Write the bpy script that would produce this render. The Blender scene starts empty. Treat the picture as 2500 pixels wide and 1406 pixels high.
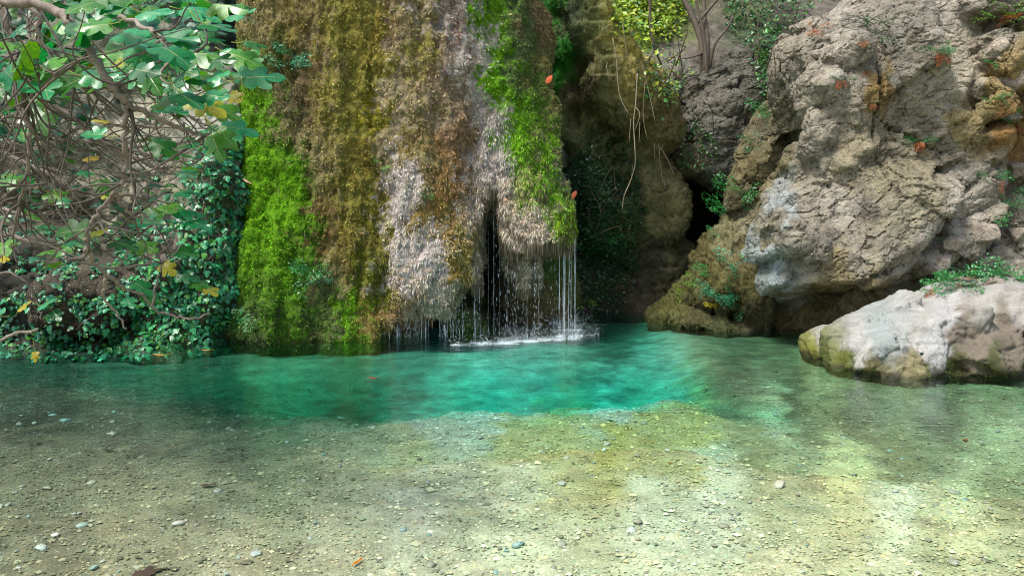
import bpy, math, random
import numpy as np
from mathutils import Vector, Matrix

random.seed(7); RNG = np.random.default_rng(7)
R = math.radians
scene = bpy.context.scene
COL = scene.collection

# ------------------------------------------------------------------ camera, sky, sun, exposure
FPX, CH, PITCH = 1962.0, 1.5, R(5.24)          # focal length in photo pixels (2500 wide), eye height, tilt
cam_d = bpy.data.cameras.new('camera'); cam = bpy.data.objects.new('camera', cam_d); COL.objects.link(cam)
cam_d.sensor_width = 36.0; cam_d.lens = 36.0 * FPX / 2500.0
cam_d.clip_start = 0.05; cam_d.clip_end = 500
cam.location = (0, 0, CH); cam.rotation_euler = (R(90) - PITCH, 0, 0)
scene.camera = cam

SUN_EL, SUN_AZ = R(62), R(232)                 # azimuth clockwise from +Y: behind the camera, to the left
world = bpy.data.worlds.new('World'); scene.world = world; world.use_nodes = True
wn = world.node_tree.nodes; wl = world.node_tree.links
for n in list(wn): wn.remove(n)
sky = wn.new('ShaderNodeTexSky'); sky.sky_type = 'NISHITA'; sky.sun_disc = False
sky.sun_elevation = SUN_EL; sky.sun_rotation = SUN_AZ; sky.dust_density = 3.0; sky.air_density = 1.0; sky.ozone_density = 1.0
bg = wn.new('ShaderNodeBackground'); bg.inputs['Strength'].default_value = 0.105
wo = wn.new('ShaderNodeOutputWorld')
wl.new(sky.outputs[0], bg.inputs['Color']); wl.new(bg.outputs[0], wo.inputs['Surface'])
sd = bpy.data.lights.new('sun', 'SUN'); sd.energy = 2.0; sd.angle = R(14); sd.color = (1.0, 0.965, 0.91)
sun = bpy.data.objects.new('sun', sd); COL.objects.link(sun)
sun.rotation_euler = Vector((-math.sin(SUN_AZ) * math.cos(SUN_EL), -math.cos(SUN_AZ) * math.cos(SUN_EL), -math.sin(SUN_EL))).to_track_quat('-Z', 'Y').to_euler()
sun.location = (0, 0, 20)
vs = scene.view_settings
vs.view_transform = 'Standard'; vs.look = 'None'; vs.gamma = 1.0; vs.use_curve_mapping = False
vs.exposure = 1.40
scene.cycles.use_denoising = True; scene.cycles.pixel_filter_type = 'BLACKMAN_HARRIS'; scene.cycles.filter_width = 1.05
scene.cycles.max_bounces = 10; scene.cycles.transmission_bounces = 8; scene.cycles.transparent_max_bounces = 12
scene.cycles.volume_bounces = 0

# ------------------------------------------------------------------ pixel <-> world
CP, SP = math.cos(PITCH), math.sin(PITCH)
def ray(px, py):
    r = (px - 1250) / FPX; u = -(py - 703) / FPX
    return np.array([r, CP + u * SP, -SP + u * CP])
def P(px, py, Y):
    d = ray(px, py); s = Y / d[1]
    return np.array([0, 0, CH]) + d * s
def W(px, py):                                  # point of the water plane
    d = ray(px, py); return np.array([0, 0, CH]) + d * (CH / -d[2])
def proj(v):
    x = v[:, 0]; y = v[:, 1]; z = v[:, 2] - CH
    f = y * CP - z * SP; u = y * SP + z * CP
    f = np.maximum(f, .05)
    return 1250 + FPX * x / f, 703 - FPX * u / f

# ------------------------------------------------------------------ noise
_perm = np.random.default_rng(3).permutation(256).astype(np.int32); _perm = np.concatenate([_perm, _perm, _perm])
_g = np.random.default_rng(5).normal(size=(256, 3)).astype(np.float32); _g /= np.linalg.norm(_g, axis=1)[:, None]
def _hash(i, j, k): return _perm[(_perm[(_perm[i & 255] + j) & 255] + k) & 255]
def perlin(p):
    p = np.asarray(p, np.float32); f0 = np.floor(p); i = f0.astype(np.int32); f = p - f0
    w = f * f * f * (f * (f * 6 - 15) + 10); out = 0
    for a in (0, 1):
        wa = w[:, 0] if a else 1 - w[:, 0]
        for b in (0, 1):
            wb = wa * (w[:, 1] if b else 1 - w[:, 1])
            for c in (0, 1):
                g = _g[_hash(i[:, 0] + a, i[:, 1] + b, i[:, 2] + c)]
                out = out + wb * (w[:, 2] if c else 1 - w[:, 2]) * (g[:, 0] * (f[:, 0] - a) + g[:, 1] * (f[:, 1] - b) + g[:, 2] * (f[:, 2] - c))
    return out * 1.5
def fbm(p, o=4, gain=.5):
    p = np.asarray(p, np.float32); s = 0; a = 1
    for k in range(o):
        s = s + a * perlin(p + 17.3 * k); p = p * 2.03; a *= gain
    return s
_cj = np.random.default_rng(9).random((256, 3)).astype(np.float32)
_cg = np.random.default_rng(11).normal(size=(256, 3)).astype(np.float32) * .7
def worley(p):
    p = np.asarray(p, np.float32); b = np.floor(p - .5).astype(np.int32)
    n = len(p); f1 = np.full(n, 9, np.float32); f2 = np.full(n, 9, np.float32); fac = np.zeros(n, np.float32); idh = np.zeros(n, np.int32)
    for a in (0, 1):
        for c in (0, 1):
            for e in (0, 1):
                q = b + np.array([a, c, e], np.int32); h = _hash(q[:, 0], q[:, 1], q[:, 2])
                d = p - (q + .2 + .6 * _cj[h]); r = np.sqrt((d * d).sum(1))
                nb = r < f1
                f2 = np.where(nb, f1, np.minimum(f2, r)); f1 = np.where(nb, r, f1)
                fac = np.where(nb, (d * _cg[h]).sum(1), fac); idh = np.where(nb, h, idh)
    return f1, f2, fac, idh / 255.0
def sst(x, a, b):
    t = np.clip((x - a) / (b - a), 0, 1); return t * t * (3 - 2 * t)

# ------------------------------------------------------------------ implicit rock modelling
def rotm(roll, yaw=0, pitch=0):
    return np.array(Matrix.Rotation(R(yaw), 3, 'Z') @ Matrix.Rotation(-R(roll), 3, 'Y') @ Matrix.Rotation(R(pitch), 3, 'X'))
class L:                                        # super-ellipsoid: centre from (px,py,depth), radii rx, rz in pixels at that depth, ry in metres
    def __init__(s, px, py, Y, rx, rz, ry, roll=0, e=2.6, yaw=0, pitch=0):
        s.c = P(px, py, Y); k = Y / FPX; s.r = np.array([rx * k, ry, rz * k]); s.m = rotm(roll, yaw, pitch); s.e = e
    def box(s): m = s.r.max() * 1.15; return s.c - m, s.c + m
    def d(s, p):
        q = p - s.c; l = np.sqrt((q * q).sum(-1)) + 1e-6
        u = np.abs(q @ s.m) / s.r
        k = (u ** s.e).sum(-1) ** (1 / s.e) + 1e-6
        return l * (1 - 1 / k)
class B(L):                                     # the same lobe split into flat faces: a block of stone
    def __init__(s, px, py, Y, rx, rz, ry, roll=0, e=3.2, yaw=0, seed=0, n=10, lo=.78, hi=1.0):
        L.__init__(s, px, py, Y, rx, rz, ry, roll, e, yaw); g = np.random.default_rng(seed + int(px + 3 * py))
        s.n = g.normal(size=(n, 3)) * [1, 1, .8]; s.n[:, 1] = -np.abs(s.n[:, 1]) * 1.1; s.n /= np.linalg.norm(s.n, axis=1)[:, None]; s.o = g.uniform(lo, hi, n)
    def d(s, p):
        d0 = L.d(s, p); u = ((p - s.c) @ s.m) / s.r
        for n, o in zip(s.n, s.o): d0 = np.maximum(d0, (u @ n - o) / np.linalg.norm(n / s.r))
        return d0
class C:                                        # round cone between two points
    def __init__(s, a, b): 
        s.a = P(*a[:3]); s.b = P(*b[:3]); s.ra = a[3] * a[2] / FPX; s.rb = b[3] * b[2] / FPX
    def box(s): return np.minimum(s.a - s.ra, s.b - s.rb), np.maximum(s.a + s.ra, s.b + s.rb)
    def d(s, p):
        ab = s.b - s.a; t = np.clip(((p - s.a) @ ab) / (ab @ ab), 0, 1)
        q = p - s.a - t[..., None] * ab
        return np.sqrt((q * q).sum(-1)) - (s.ra + (s.rb - s.ra) * t)
def smin(a, b, k):
    h = np.clip(.5 + .5 * (b - a) / k, 0, 1); return b + (a - b) * h - k * h * (1 - h)
def smax(a, b, k): return -smin(-a, -b, k)

def surface_nets(phi, org, h):
    ins = phi < 0; nx, ny, nz = phi.shape
    cnt = np.zeros((nx - 1, ny - 1, nz - 1), np.int8)
    for a in (0, 1):
        for b in (0, 1):
            for c in (0, 1): cnt += ins[a:nx - 1 + a, b:ny - 1 + b, c:nz - 1 + c]
    act = (cnt > 0) & (cnt < 8); ci = np.argwhere(act); idx = np.full(act.shape, -1, np.int64); idx[act] = np.arange(len(ci))
    acc = np.zeros((len(ci), 3)); num = np.zeros(len(ci))
    corners = [(a, b, c) for a in (0, 1) for b in (0, 1) for c in (0, 1)]
    vals = {co: phi[ci[:, 0] + co[0], ci[:, 1] + co[1], ci[:, 2] + co[2]] for co in corners}
    for co in corners:
        for ax in range(3):
            if co[ax] == 0:
                c2 = list(co); c2[ax] = 1; c2 = tuple(c2)
                v0, v1 = vals[co], vals[c2]; m = (v0 < 0) != (v1 < 0)
                t = np.where(m, v0 / np.where(m, v0 - v1, 1), 0)
                pt = np.array(co, float)[None, :].repeat(len(ci), 0); pt[:, ax] = t
                acc[m] += pt[m]; num[m] += 1
    v = org + (ci + acc / num[:, None]) * h
    faces = []
    for ax in range(3):
        sl0 = [slice(1, -1)] * 3; sl1 = [slice(1, -1)] * 3; sl0[ax] = slice(0, -1); sl1[ax] = slice(1, None)
        ch = ins[tuple(sl0)] != ins[tuple(sl1)]
        e = np.argwhere(ch)
        if not len(e): continue
        e0 = e.copy()
        for o in range(3):
            if o != ax: e0[:, o] += 1
        u, w = [o for o in range(3) if o != ax]
        def cell(du, dw):
            q = e0.copy(); q[:, u] += du; q[:, w] += dw; return idx[q[:, 0], q[:, 1], q[:, 2]]
        q = np.stack([cell(-1, -1), cell(0, -1), cell(0, 0), cell(-1, 0)], 1)
        s = ins[e0[:, 0], e0[:, 1], e0[:, 2]]
        if ax == 1: s = ~s
        q[~s] = q[~s][:, ::-1]
        faces.append(q)
    return v, np.concatenate(faces)

def subdivide(v, f):
    e = np.stack([f, np.roll(f, -1, 1)], -1).reshape(-1, 2); e.sort(1)
    key = e[:, 0] * (len(v) + 1) + e[:, 1]
    uk, ui, inv = np.unique(key, return_index=True, return_inverse=True)
    mid = (v[e[ui, 0]] + v[e[ui, 1]]) / 2; cen = v[f].mean(1)
    n0 = len(v); n1 = n0 + len(mid); em = n0 + inv.reshape(-1, 4); cc = n1 + np.arange(len(f))
    nf = np.concatenate([np.stack([f[:, k], em[:, k], cc, em[:, (k + 3) % 4]], 1) for k in range(4)])
    return np.concatenate([v, mid, cen]), nf
def scatter(n, idx, val): return np.stack([np.bincount(idx, val[:, k], n) for k in range(3)], 1)
def normals(v, f):
    a = v[f[:, 2]] - v[f[:, 0]]; b = v[f[:, 3]] - v[f[:, 1]]; n = np.cross(a, b)
    out = scatter(len(v), f.ravel(), np.repeat(n, 4, 0))
    return out / (np.linalg.norm(out, axis=1)[:, None] + 1e-9)
def relax(v, f, it=1, lam=.5):
    a = f.ravel(); b = np.roll(f, -1, 1).ravel(); c = np.maximum(np.bincount(a, minlength=len(v)) + np.bincount(b, minlength=len(v)), 1)[:, None]
    for _ in range(it):
        v = v * (1 - lam) + lam * (scatter(len(v), a, v[b]) + scatter(len(v), b, v[a])) / c
    return v
def build_solid(lobes, h, k=.12, cuts=(), noise=None, lo=None, hi=None, sub=1, kc=.08, post=None, rl=.5):
    bl = np.min([l.box()[0] for l in lobes], 0) - .25; bh = np.max([l.box()[1] for l in lobes], 0) + .25
    if lo is not None: bl = np.maximum(bl, lo)
    if hi is not None: bh = np.minimum(bh, hi)
    n = np.ceil((bh - bl) / h).astype(int) + 2
    def union(p):
        phi = lobes[0].d(p)
        for l in lobes[1:]: phi = smin(phi, l.d(p), k)
        return phi
    n = ((n + 3) // 4) * 4; hc = 4 * h
    gc = np.stack(np.meshgrid(*[bl[i] + hc * (np.arange(n[i] // 4) + .4) for i in range(3)], indexing='ij'), -1).astype(np.float32)
    pc = union(gc.reshape(-1, 3)).reshape(gc.shape[:3]).astype(np.float32)
    full = pc.repeat(4, 0).repeat(4, 1).repeat(4, 2); shp = full.shape
    near = np.abs(full) < 2.1 * hc + .12
    ijk = np.argwhere(near); p = (bl + ijk * h).astype(np.float32)
    phi = union(p)
    if noise is not None: phi = phi + noise(p)
    for c in cuts: phi = smax(phi, -c.d(p), kc)
    if post is not None: phi = post(p, phi)
    full = full.astype(np.float64); full[near] = phi; phi = full
    phi[0] = phi[-1] = 1; phi[:, 0] = phi[:, -1] = 1; phi[:, :, 0] = phi[:, :, -1] = 1
    phi[np.abs(phi) < 1e-6] = 1e-6
    v, f = surface_nets(phi, bl, h)
    v = relax(v, f, 1, rl)
    a = np.cross(v[f[:, 2]] - v[f[:, 0]], v[f[:, 3]] - v[f[:, 1]]); cen = v[f].mean(1)     # drop what faces away from the gorge
    f = f[((a * (cen - [0, 0, CH])).sum(1) < .55 * np.linalg.norm(a, axis=1) * np.linalg.norm(cen - [0, 0, CH], axis=1)) & (cen[:, 2] > -2.2)]; cx, cy = proj(v[f].mean(1)); f = f[(cx > -420) & (cx < 2820) & (cy > -450)]
    use = np.unique(f); rm = np.zeros(len(v), np.int64); rm[use] = np.arange(len(use)); v = v[use]; f = rm[f]
    for _ in range(sub):
        v, f = subdivide(v, f)
    if sub and rl: v = relax(v, f, 1, rl)
    return v, f

# ------------------------------------------------------------------ mesh plumbing
def mesh_data(name, v, f, cols=None, smooth=True):
    me = bpy.data.meshes.new(name); v = np.asarray(v, np.float32)
    me.vertices.add(len(v)); me.vertices.foreach_set('co', v.ravel())
    if isinstance(f, np.ndarray): loops = f.ravel(); tot = np.full(len(f), f.shape[1])
    else:
        loops = np.array([i for q in f for i in q]); tot = np.array([len(q) for q in f])
    me.loops.add(len(loops)); me.loops.foreach_set('vertex_index', loops.astype(np.int32))
    me.polygons.add(len(tot)); me.polygons.foreach_set('loop_start', np.concatenate([[0], np.cumsum(tot)[:-1]]).astype(np.int32))
    me.update(calc_edges=True)
    me.polygons.foreach_set('use_smooth', np.full(len(tot), bool(smooth)))
    if cols is not None:
        ca = me.color_attributes.new('Col', 'FLOAT_COLOR', 'POINT')
        c = np.ones((len(v), 4), np.float32); c[:, :3] = cols; ca.data.foreach_set('color', c.ravel())
    return me
def add(name, me, mat=None, parent=None, loc=None):
    if mat and not me.materials: me.materials.append(mat)
    o = bpy.data.objects.new(name, me); COL.objects.link(o)
    if parent is not None: o.parent = parent
    if loc is not None: o.location = loc
    return o
def thing(name, label, cat, loc=(0, 0, 0), group=None):
    o = bpy.data.objects.new(name, None); COL.objects.link(o); o.location = loc; o.empty_display_size = .1
    o['label'] = label; o['category'] = cat
    if group: o['group'] = group
    return o
def tag(o, label=None, cat=None, group=None, kind=None):
    for k, x in (('label', label), ('category', cat), ('group', group), ('kind', kind)):
        if x: o[k] = x
    return o

# ------------------------------------------------------------------ materials
def s2l(c):
    c = np.asarray(c, float) / 255; return np.where(c <= .04045, c / 12.92, ((c + .055) / 1.055) ** 2.4)
def new_mat(name):
    m = bpy.data.materials.new(name); m.use_nodes = True; nt = m.node_tree
    for n in list(nt.nodes): nt.nodes.remove(n)
    return m, nt, nt.nodes, nt.links
def vcol_mat(name, rough=.8, nscale=40, contrast=.5, bump=.5, bscale=60, bdist=.01, spec=.3, sp2=8, speck=None, wet=None):
    m, nt, N, K = new_mat(name)
    at = N.new('ShaderNodeAttribute'); at.attribute_name = 'Col'
    tc = N.new('ShaderNodeTexCoord')
    n1 = N.new('ShaderNodeTexNoise'); n1.inputs['Scale'].default_value = nscale; n1.inputs['Detail'].default_value = 5; n1.inputs['Roughness'].default_value = .7
    n2 = N.new('ShaderNodeTexNoise'); n2.inputs['Scale'].default_value = sp2; n2.inputs['Detail'].default_value = 4
    K.new(tc.outputs['Object'], n1.inputs['Vector']); K.new(tc.outputs['Object'], n2.inputs['Vector'])
    av = N.new('ShaderNodeMath'); av.operation = 'ADD'; K.new(n1.outputs[0], av.inputs[0]); K.new(n2.outputs[0], av.inputs[1])
    mr = N.new('ShaderNodeMapRange'); mr.inputs['From Min'].default_value = .65; mr.inputs['From Max'].default_value = 1.35
    mr.inputs['To Min'].default_value = .8 * (1 - contrast); mr.inputs['To Max'].default_value = .8 * (1 + contrast); K.new(av.outputs[0], mr.inputs['Value'])
    mx = N.new('ShaderNodeVectorMath'); mx.operation = 'SCALE'; K.new(at.outputs['Color'], mx.inputs[0]); K.new(mr.outputs[0], mx.inputs['Scale'])
    col = mx.outputs[0]
    if speck:
        vo = N.new('ShaderNodeTexVoronoi'); vo.inputs['Scale'].default_value = speck[1]; vo.inputs['Randomness'].default_value = 1
        K.new(tc.outputs['Object'], vo.inputs['Vector'])
        lt = N.new('ShaderNodeMapRange'); lt.inputs['From Min'].default_value = .22; lt.inputs['From Max'].default_value = .12; K.new(vo.outputs['Distance'], lt.inputs['Value'])
        n3 = N.new('ShaderNodeTexNoise'); n3.inputs['Scale'].default_value = 3.0; n3.inputs['Detail'].default_value = 3; K.new(tc.outputs['Object'], n3.inputs['Vector'])
        m3 = N.new('ShaderNodeMapRange'); m3.inputs['From Min'].default_value = .45; m3.inputs['From Max'].default_value = .62; K.new(n3.outputs[0], m3.inputs['Value'])
        mu = N.new('ShaderNodeMath'); mu.operation = 'MULTIPLY'; K.new(lt.outputs[0], mu.inputs[0]); K.new(m3.outputs[0], mu.inputs[1])
        mm = N.new('ShaderNodeMix'); mm.data_type = 'RGBA'; K.new(mu.outputs[0], mm.inputs['Factor']); K.new(col, mm.inputs['A']); mm.inputs['B'].default_value = (*speck[0], 1)
        col = mm.outputs['Result']
    b = N.new('ShaderNodeBsdfPrincipled'); b.inputs['Roughness'].default_value = rough; b.inputs['Specular IOR Level'].default_value = spec
    K.new(col, b.inputs['Base Color'])
    n4 = N.new('ShaderNodeTexNoise'); n4.inputs['Scale'].default_value = bscale; n4.inputs['Detail'].default_value = 6; n4.inputs['Roughness'].default_value = .65; K.new(tc.outputs['Object'], n4.inputs['Vector'])
    bp = N.new('ShaderNodeBump'); bp.inputs['Strength'].default_value = bump; bp.inputs['Distance'].default_value = bdist; K.new(n4.outputs[0], bp.inputs['Height'])
    K.new(bp.outputs[0], b.inputs['Normal'])
    o = N.new('ShaderNodeOutputMaterial'); K.new(b.outputs[0], o.inputs['Surface'])
    return m
def leaf_mat(name, ramp, rough=.4, trans=.25, vcol=False, vein=False):
    m, nt, N, K = new_mat(name)
    b = N.new('ShaderNodeBsdfPrincipled'); b.inputs['Roughness'].default_value = rough; b.inputs['Specular IOR Level'].default_value = .5
    tr = N.new('ShaderNodeBsdfTranslucent'); mx = N.new('ShaderNodeMixShader'); mx.inputs[0].default_value = trans
    if vcol:
        at = N.new('ShaderNodeAttribute'); at.attribute_name = 'Col'; col = at.outputs['Color']
    else:
        oi = N.new('ShaderNodeObjectInfo'); cr = N.new('ShaderNodeValToRGB'); e = cr.color_ramp.elements
        while len(e) < len(ramp): e.new(.5)
        for k, (p, c) in enumerate(ramp): e[k].position = p; e[k].color = (*s2l(c), 1)
        K.new(oi.outputs['Random'], cr.inputs[0]); col = cr.outputs[0]
    tc = N.new('ShaderNodeTexCoord'); n1 = N.new('ShaderNodeTexNoise'); n1.inputs['Scale'].default_value = 14; n1.inputs['Detail'].default_value = 4; K.new(tc.outputs['Object'], n1.inputs['Vector'])
    mr = N.new('ShaderNodeMapRange'); mr.inputs['From Min'].default_value = .3; mr.inputs['From Max'].default_value = .7; mr.inputs['To Min'].default_value = .55; mr.inputs['To Max'].default_value = 1.15; K.new(n1.outputs[0], mr.inputs['Value'])
    sc = N.new('ShaderNodeVectorMath'); sc.operation = 'SCALE'; K.new(col, sc.inputs[0]); K.new(mr.outputs[0], sc.inputs['Scale']); col = sc.outputs[0]
    if vein:
        av = N.new('ShaderNodeAttribute'); av.attribute_name = 'Col'
        mv = N.new('ShaderNodeMix'); mv.data_type = 'RGBA'; sx = N.new('ShaderNodeSeparateColor'); K.new(av.outputs['Color'], sx.inputs[0])
        K.new(sx.outputs[0], mv.inputs['Factor']); K.new(col, mv.inputs['A']); mv.inputs['B'].default_value = (.30, .36, .14, 1); col = mv.outputs['Result']
    K.new(col, b.inputs['Base Color'])
    hs = N.new('ShaderNodeHueSaturation'); hs.inputs['Hue'].default_value = .48; hs.inputs['Saturation'].default_value = 1.1; hs.inputs['Value'].default_value = 1.6; K.new(col, hs.inputs['Color']); K.new(hs.outputs[0], tr.inputs['Color'])
    K.new(b.outputs[0], mx.inputs[1]); K.new(tr.outputs[0], mx.inputs[2])
    o = N.new('ShaderNodeOutputMaterial'); K.new(mx.outputs[0], o.inputs['Surface'])
    return m
M_ROCK = vcol_mat('grey_rock', .85, 38, .6, 1.0, 55, .028, .25, 7, ((.52, .50, .46), 34))
M_ROCKW = vcol_mat('smooth_pale_rock', .75, 45, .36, .8, 50, .014, .3, 5)
M_EARTH = vcol_mat('damp_earth', .8, 50, .5, .8, 45, .015, .3, 9)
M_TUFA = vcol_mat('tufa_moss', .9, 70, .55, .9, 80, .012, .15, 12)
M_MOSS = vcol_mat('moss_fibre', .75, 90, .25, 0, 50, .01, .25, 14)
M_SAND = vcol_mat('pool_sand', .9, 48, .5, .9, 70, .014, .1, 6, ((.55, .55, .5), 40))
M_BARK = vcol_mat('fig_bark', .8, 60, .4, .6, 90, .004, .3, 18)
M_PEB = vcol_mat('pebble_stone', .7, 30, .3, .3, 60, .003, .3, 8)
M_VLEAF = leaf_mat('small_leaf', None, .4, .25, vcol=True)

def zone(v, ctrl, warp=22, wsc=3.0, power=6, seed=0, gain=.65):
    """surface colour of the stone and moss by place: nearest of a list of (px,py,sRGB) patches, edges broken by noise"""
    v = np.asarray(v, np.float32); px, py = proj(v)
    px = px + warp * fbm(v * wsc + seed, 4, gain); py = py + 1.3 * warp * fbm(v * wsc + 31 + seed, 4, gain)
    acc = np.zeros((len(v), 3), np.float32); wt = np.zeros(len(v), np.float32); px = px.astype(np.float32); py = py.astype(np.float32)
    for x, y, c in ctrl:
        d2 = ((px - x) ** 2 + (.6 * (py - y)) ** 2 + 80); w = 1e6 / d2; w = w * w * (w if power > 4 else 1)
        acc += w[:, None] * s2l(c).astype(np.float32); wt += w
    return acc / wt[:, None]

def strands(v, f, cols, n, length, width, down=.6, out=.5, keep=None, seed=1, jit=.35, lenf=None, colf=None):
    """n small tapered blades rooted on the surface; returns verts, tris, cols"""
    rg = np.random.default_rng(seed)
    nr = normals(v, f)
    a = np.cross(v[f[:, 2]] - v[f[:, 0]], v[f[:, 3]] - v[f[:, 1]]); ar = np.linalg.norm(a, axis=1) / 2; fn = a / (2 * ar[:, None] + 1e-9)
    cen = v[f].mean(1); view = cen - np.array([0, 0, CH]); view /= np.linalg.norm(view, axis=1)[:, None]
    px, py = proj(cen)
    w = ar * ((fn * view).sum(1) < .3) * (px > -60) * (px < 2560) * (py > -60) * (py < 1450)
    if keep is not None: w = w * keep(cen, px, py, fn)
    fi = rg.choice(len(f), n, p=w / w.sum())
    uv = rg.random((n, 2)); q = f[fi]
    p0 = (v[q[:, 0]] * ((1 - uv[:, 0]) * (1 - uv[:, 1]))[:, None] + v[q[:, 1]] * (uv[:, 0] * (1 - uv[:, 1]))[:, None] + v[q[:, 2]] * (uv[:, 0] * uv[:, 1])[:, None] + v[q[:, 3]] * ((1 - uv[:, 0]) * uv[:, 1])[:, None])
    nn = nr[q[:, 0]]; cc = cols[q[:, 0]] if colf is None else colf(p0 + rg.normal(size=(n, 3)) * .045)
    dirn = nn * out + np.array([0, 0, -down]) + rg.normal(size=(n, 3)) * jit
    dirn /= np.linalg.norm(dirn, axis=1)[:, None]
    ln = length * (.5 + rg.random(n))
    if lenf is not None: ln = ln * lenf(p0, *proj(p0))
    side = np.cross(dirn, nn + rg.normal(size=(n, 3)) * .4); side /= np.linalg.norm(side, axis=1)[:, None] + 1e-9
    wd = width * (.6 + .8 * rg.random(n))
    b = p0 - nn * .006
    mid = p0 + dirn * (ln * .45)[:, None] + nn * (ln * .12)[:, None]
    tip = p0 + dirn * ln[:, None] + np.array([0, 0, -1]) * (ln * .25)[:, None]
    V = np.stack([b, mid + side * (wd * .55)[:, None], tip, mid - side * (wd * .55)[:, None]], 1).reshape(-1, 3)
    T = (np.arange(n) * 4)[:, None] + np.array([[0, 1, 2, 3]])
    j = np.exp(rg.normal(size=(n, 1)) * .28) * (1 + rg.normal(size=(n, 3)) * .08)
    return V, T, np.clip(np.repeat(cc * j, 4, 0), 0, 1)

# ================================================================== THE SETTING
# ---- pool bed: one sheet that runs on under the banks and past them
def interp(x, pts): return np.interp(x, [a for a, b in pts], [b for a, b in pts])
LIP1 = sorted([tuple(W(a, b)[:2]) for a, b in ((0, 1060), (500, 1110), (900, 1150), (1250, 1128), (1480, 1100), (1700, 1100), (1900, 1135), (2150, 1180), (2450, 1210))])
LIP2 = sorted([tuple(W(a, b)[:2]) for a, b in ((0, 945), (300, 985), (600, 1045), (850, 1045), (1000, 1030), (1250, 1018), (1500, 1000), (1680, 990), (1800, 1010), (2000, 1045), (2200, 1030), (2450, 1010))])
def bed_z(x, y):
    p = np.stack([x, y, x * 0], -1)
    wob = .26 * fbm(p * 1.5, 5, .7)
    s1 = y + wob - interp(x, LIP1); s2 = y + wob - interp(x, LIP2)
    soft1 = interp(x, [(-3, 1.2), (-.6, .6), (0, .25), (1.5, .2), (3, .4)])
    soft2 = interp(x, [(-5, 2.6), (-2, 2.2), (-.9, 2.0), (-.2, 1.8), (1.6, 1.7), (2.6, 1.8)])
    d = .035 + .005 * np.clip(y - 3, 0, 3) + .022 * sst(s1 / soft1, 0, 1)
    right = 1 - sst(x - interp(y, [(5, 2.6), (6, 2.3), (7.0, 1.75), (8.2, 1.85), (10.6, 2.1), (12, 2.4)]), -.5, .35)
    left = sst(x, -6.5, -1.2) * .55 + .45
    d = d + .30 * sst(s2 / soft2, 0, 1) * (1 - .68 * sst(y, 7.3, 9.2)) * right * left
    d = d + .015 * sst(x, 2.0, 2.8) * sst(y, 5, 7)
    d = d + .008 * fbm(p * 3 + 5, 3)
    shore = sst(-y, -2.2, -.6)                                      # the camera's own beach
    z = -d * (1 - shore) + .06 * shore
    out = np.maximum(sst(y, 13.0, 15), np.maximum(sst(np.abs(x), 8.5, 10.5), sst(-y, 1, 4)))
    z = z * (1 - out) + .35 * out
    k = sst(-np.hypot(x + 6.6, y - 5.2), -1.9, -.8)
    return z * (1 - k) + .28 * k
def axis(lo, hi, a, b, h):
    mid = np.arange(a, b, h); k = np.geomspace(h, 12, 34); s = np.cumsum(k)
    return np.concatenate([(a - s)[::-1], mid, b + s])
ax_x = axis(-60, 60, -6.5, 6.5, .042); ax_y = axis(-60, 60, 2.4, 11, .042)
gx, gy = np.meshgrid(ax_x, ax_y, indexing='ij'); bx, by = gx.ravel(), gy.ravel()
bz = bed_z(bx, by); bv = np.stack([bx, by, bz], -1)
nx, ny = len(ax_x), len(ax_y); ii = (np.arange(nx - 1)[:, None] * ny + np.arange(ny - 1)[None, :]).ravel()
bf = np.stack([ii, ii + ny, ii + ny + 1, ii + 1], 1)
inpool = (np.abs(bx) < 6.5) & (by < 11) & (by > 2.4)
grain = np.zeros(len(bv)); grain[inpool] = .010 * fbm(bv[inpool] * 9, 3, .6) + .006 * (np.maximum(0, .35 - worley(bv[inpool] * [16, 16, 0] + [0, 0, .5])[0]))
bv[:, 2] += grain; BZ = bv[:, 2].reshape(nx, ny)
SANDC = [(2100, 1000, (116, 104, 72)), (2300, 1000, (112, 102, 72)), (2200, 1080, (136, 124, 86)), (1950, 950, (110, 100, 70)), (2450, 1150, (146, 136, 98)), (1800, 900, (104, 98, 72)), (2480, 1380, (180, 170, 128)), (1850, 1060, (150, 140, 98)), (-300, 1000, (120, 112, 90)), (0, 1350, (132, 122, 94)), (300, 1250, (144, 132, 102)), (600, 1350, (164, 152, 120)), (100, 1150, (116, 108, 84)), (500, 1150, (140, 130, 100)), (850, 1300, (182, 170, 136)), (1000, 1200, (200, 190, 158)), (1250, 1400, (196, 188, 152)), (1600, 1250, (196, 190, 156)), (1250, 1200, (190, 182, 148)), (1750, 1180, (194, 188, 156)),
         (1900, 1400, (196, 186, 144)), (2300, 1300, (184, 174, 130)), (2450, 1050, (170, 160, 116)), (2450, 950, (140, 128, 90)), (1500, 1050, (168, 154, 90)), (1250, 1060, (168, 156, 104)), (1000, 1080, (166, 156, 112)), (1700, 1040, (172, 160, 100)), (1600, 1010, (170, 158, 100)), (1350, 1020, (170, 158, 104)), (2080, 1110, (200, 184, 130)), (1900, 1000, (170, 164, 124)), (1200, 950, (186, 184, 166)), (1500, 950, (192, 190, 172)), (1300, 880, (164, 162, 146)), (1600, 900, (176, 172, 152)), (1000, 880, (130, 128, 110)), (1050, 960, (172, 168, 146)), (1500, 800, (110, 104, 88)), (850, 900, (110, 110, 84)),
         (700, 1000, (140, 138, 108)), (300, 1000, (104, 98, 78)), (500, 920, (86, 86, 66)), (100, 930, (70, 66, 52)), (800, 1060, (160, 152, 118)), (2000, 900, (150, 134, 96)), (1900, 840, (126, 112, 80)), (2350, 1250, (206, 196, 148)), (2200, 1200, (210, 202, 164))]  # deep left patches darkened, standing in for dark reflections and shade on the water
bc = zone(bv * [1, 1, 0], SANDC, 40, 2.2, 4)
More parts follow.
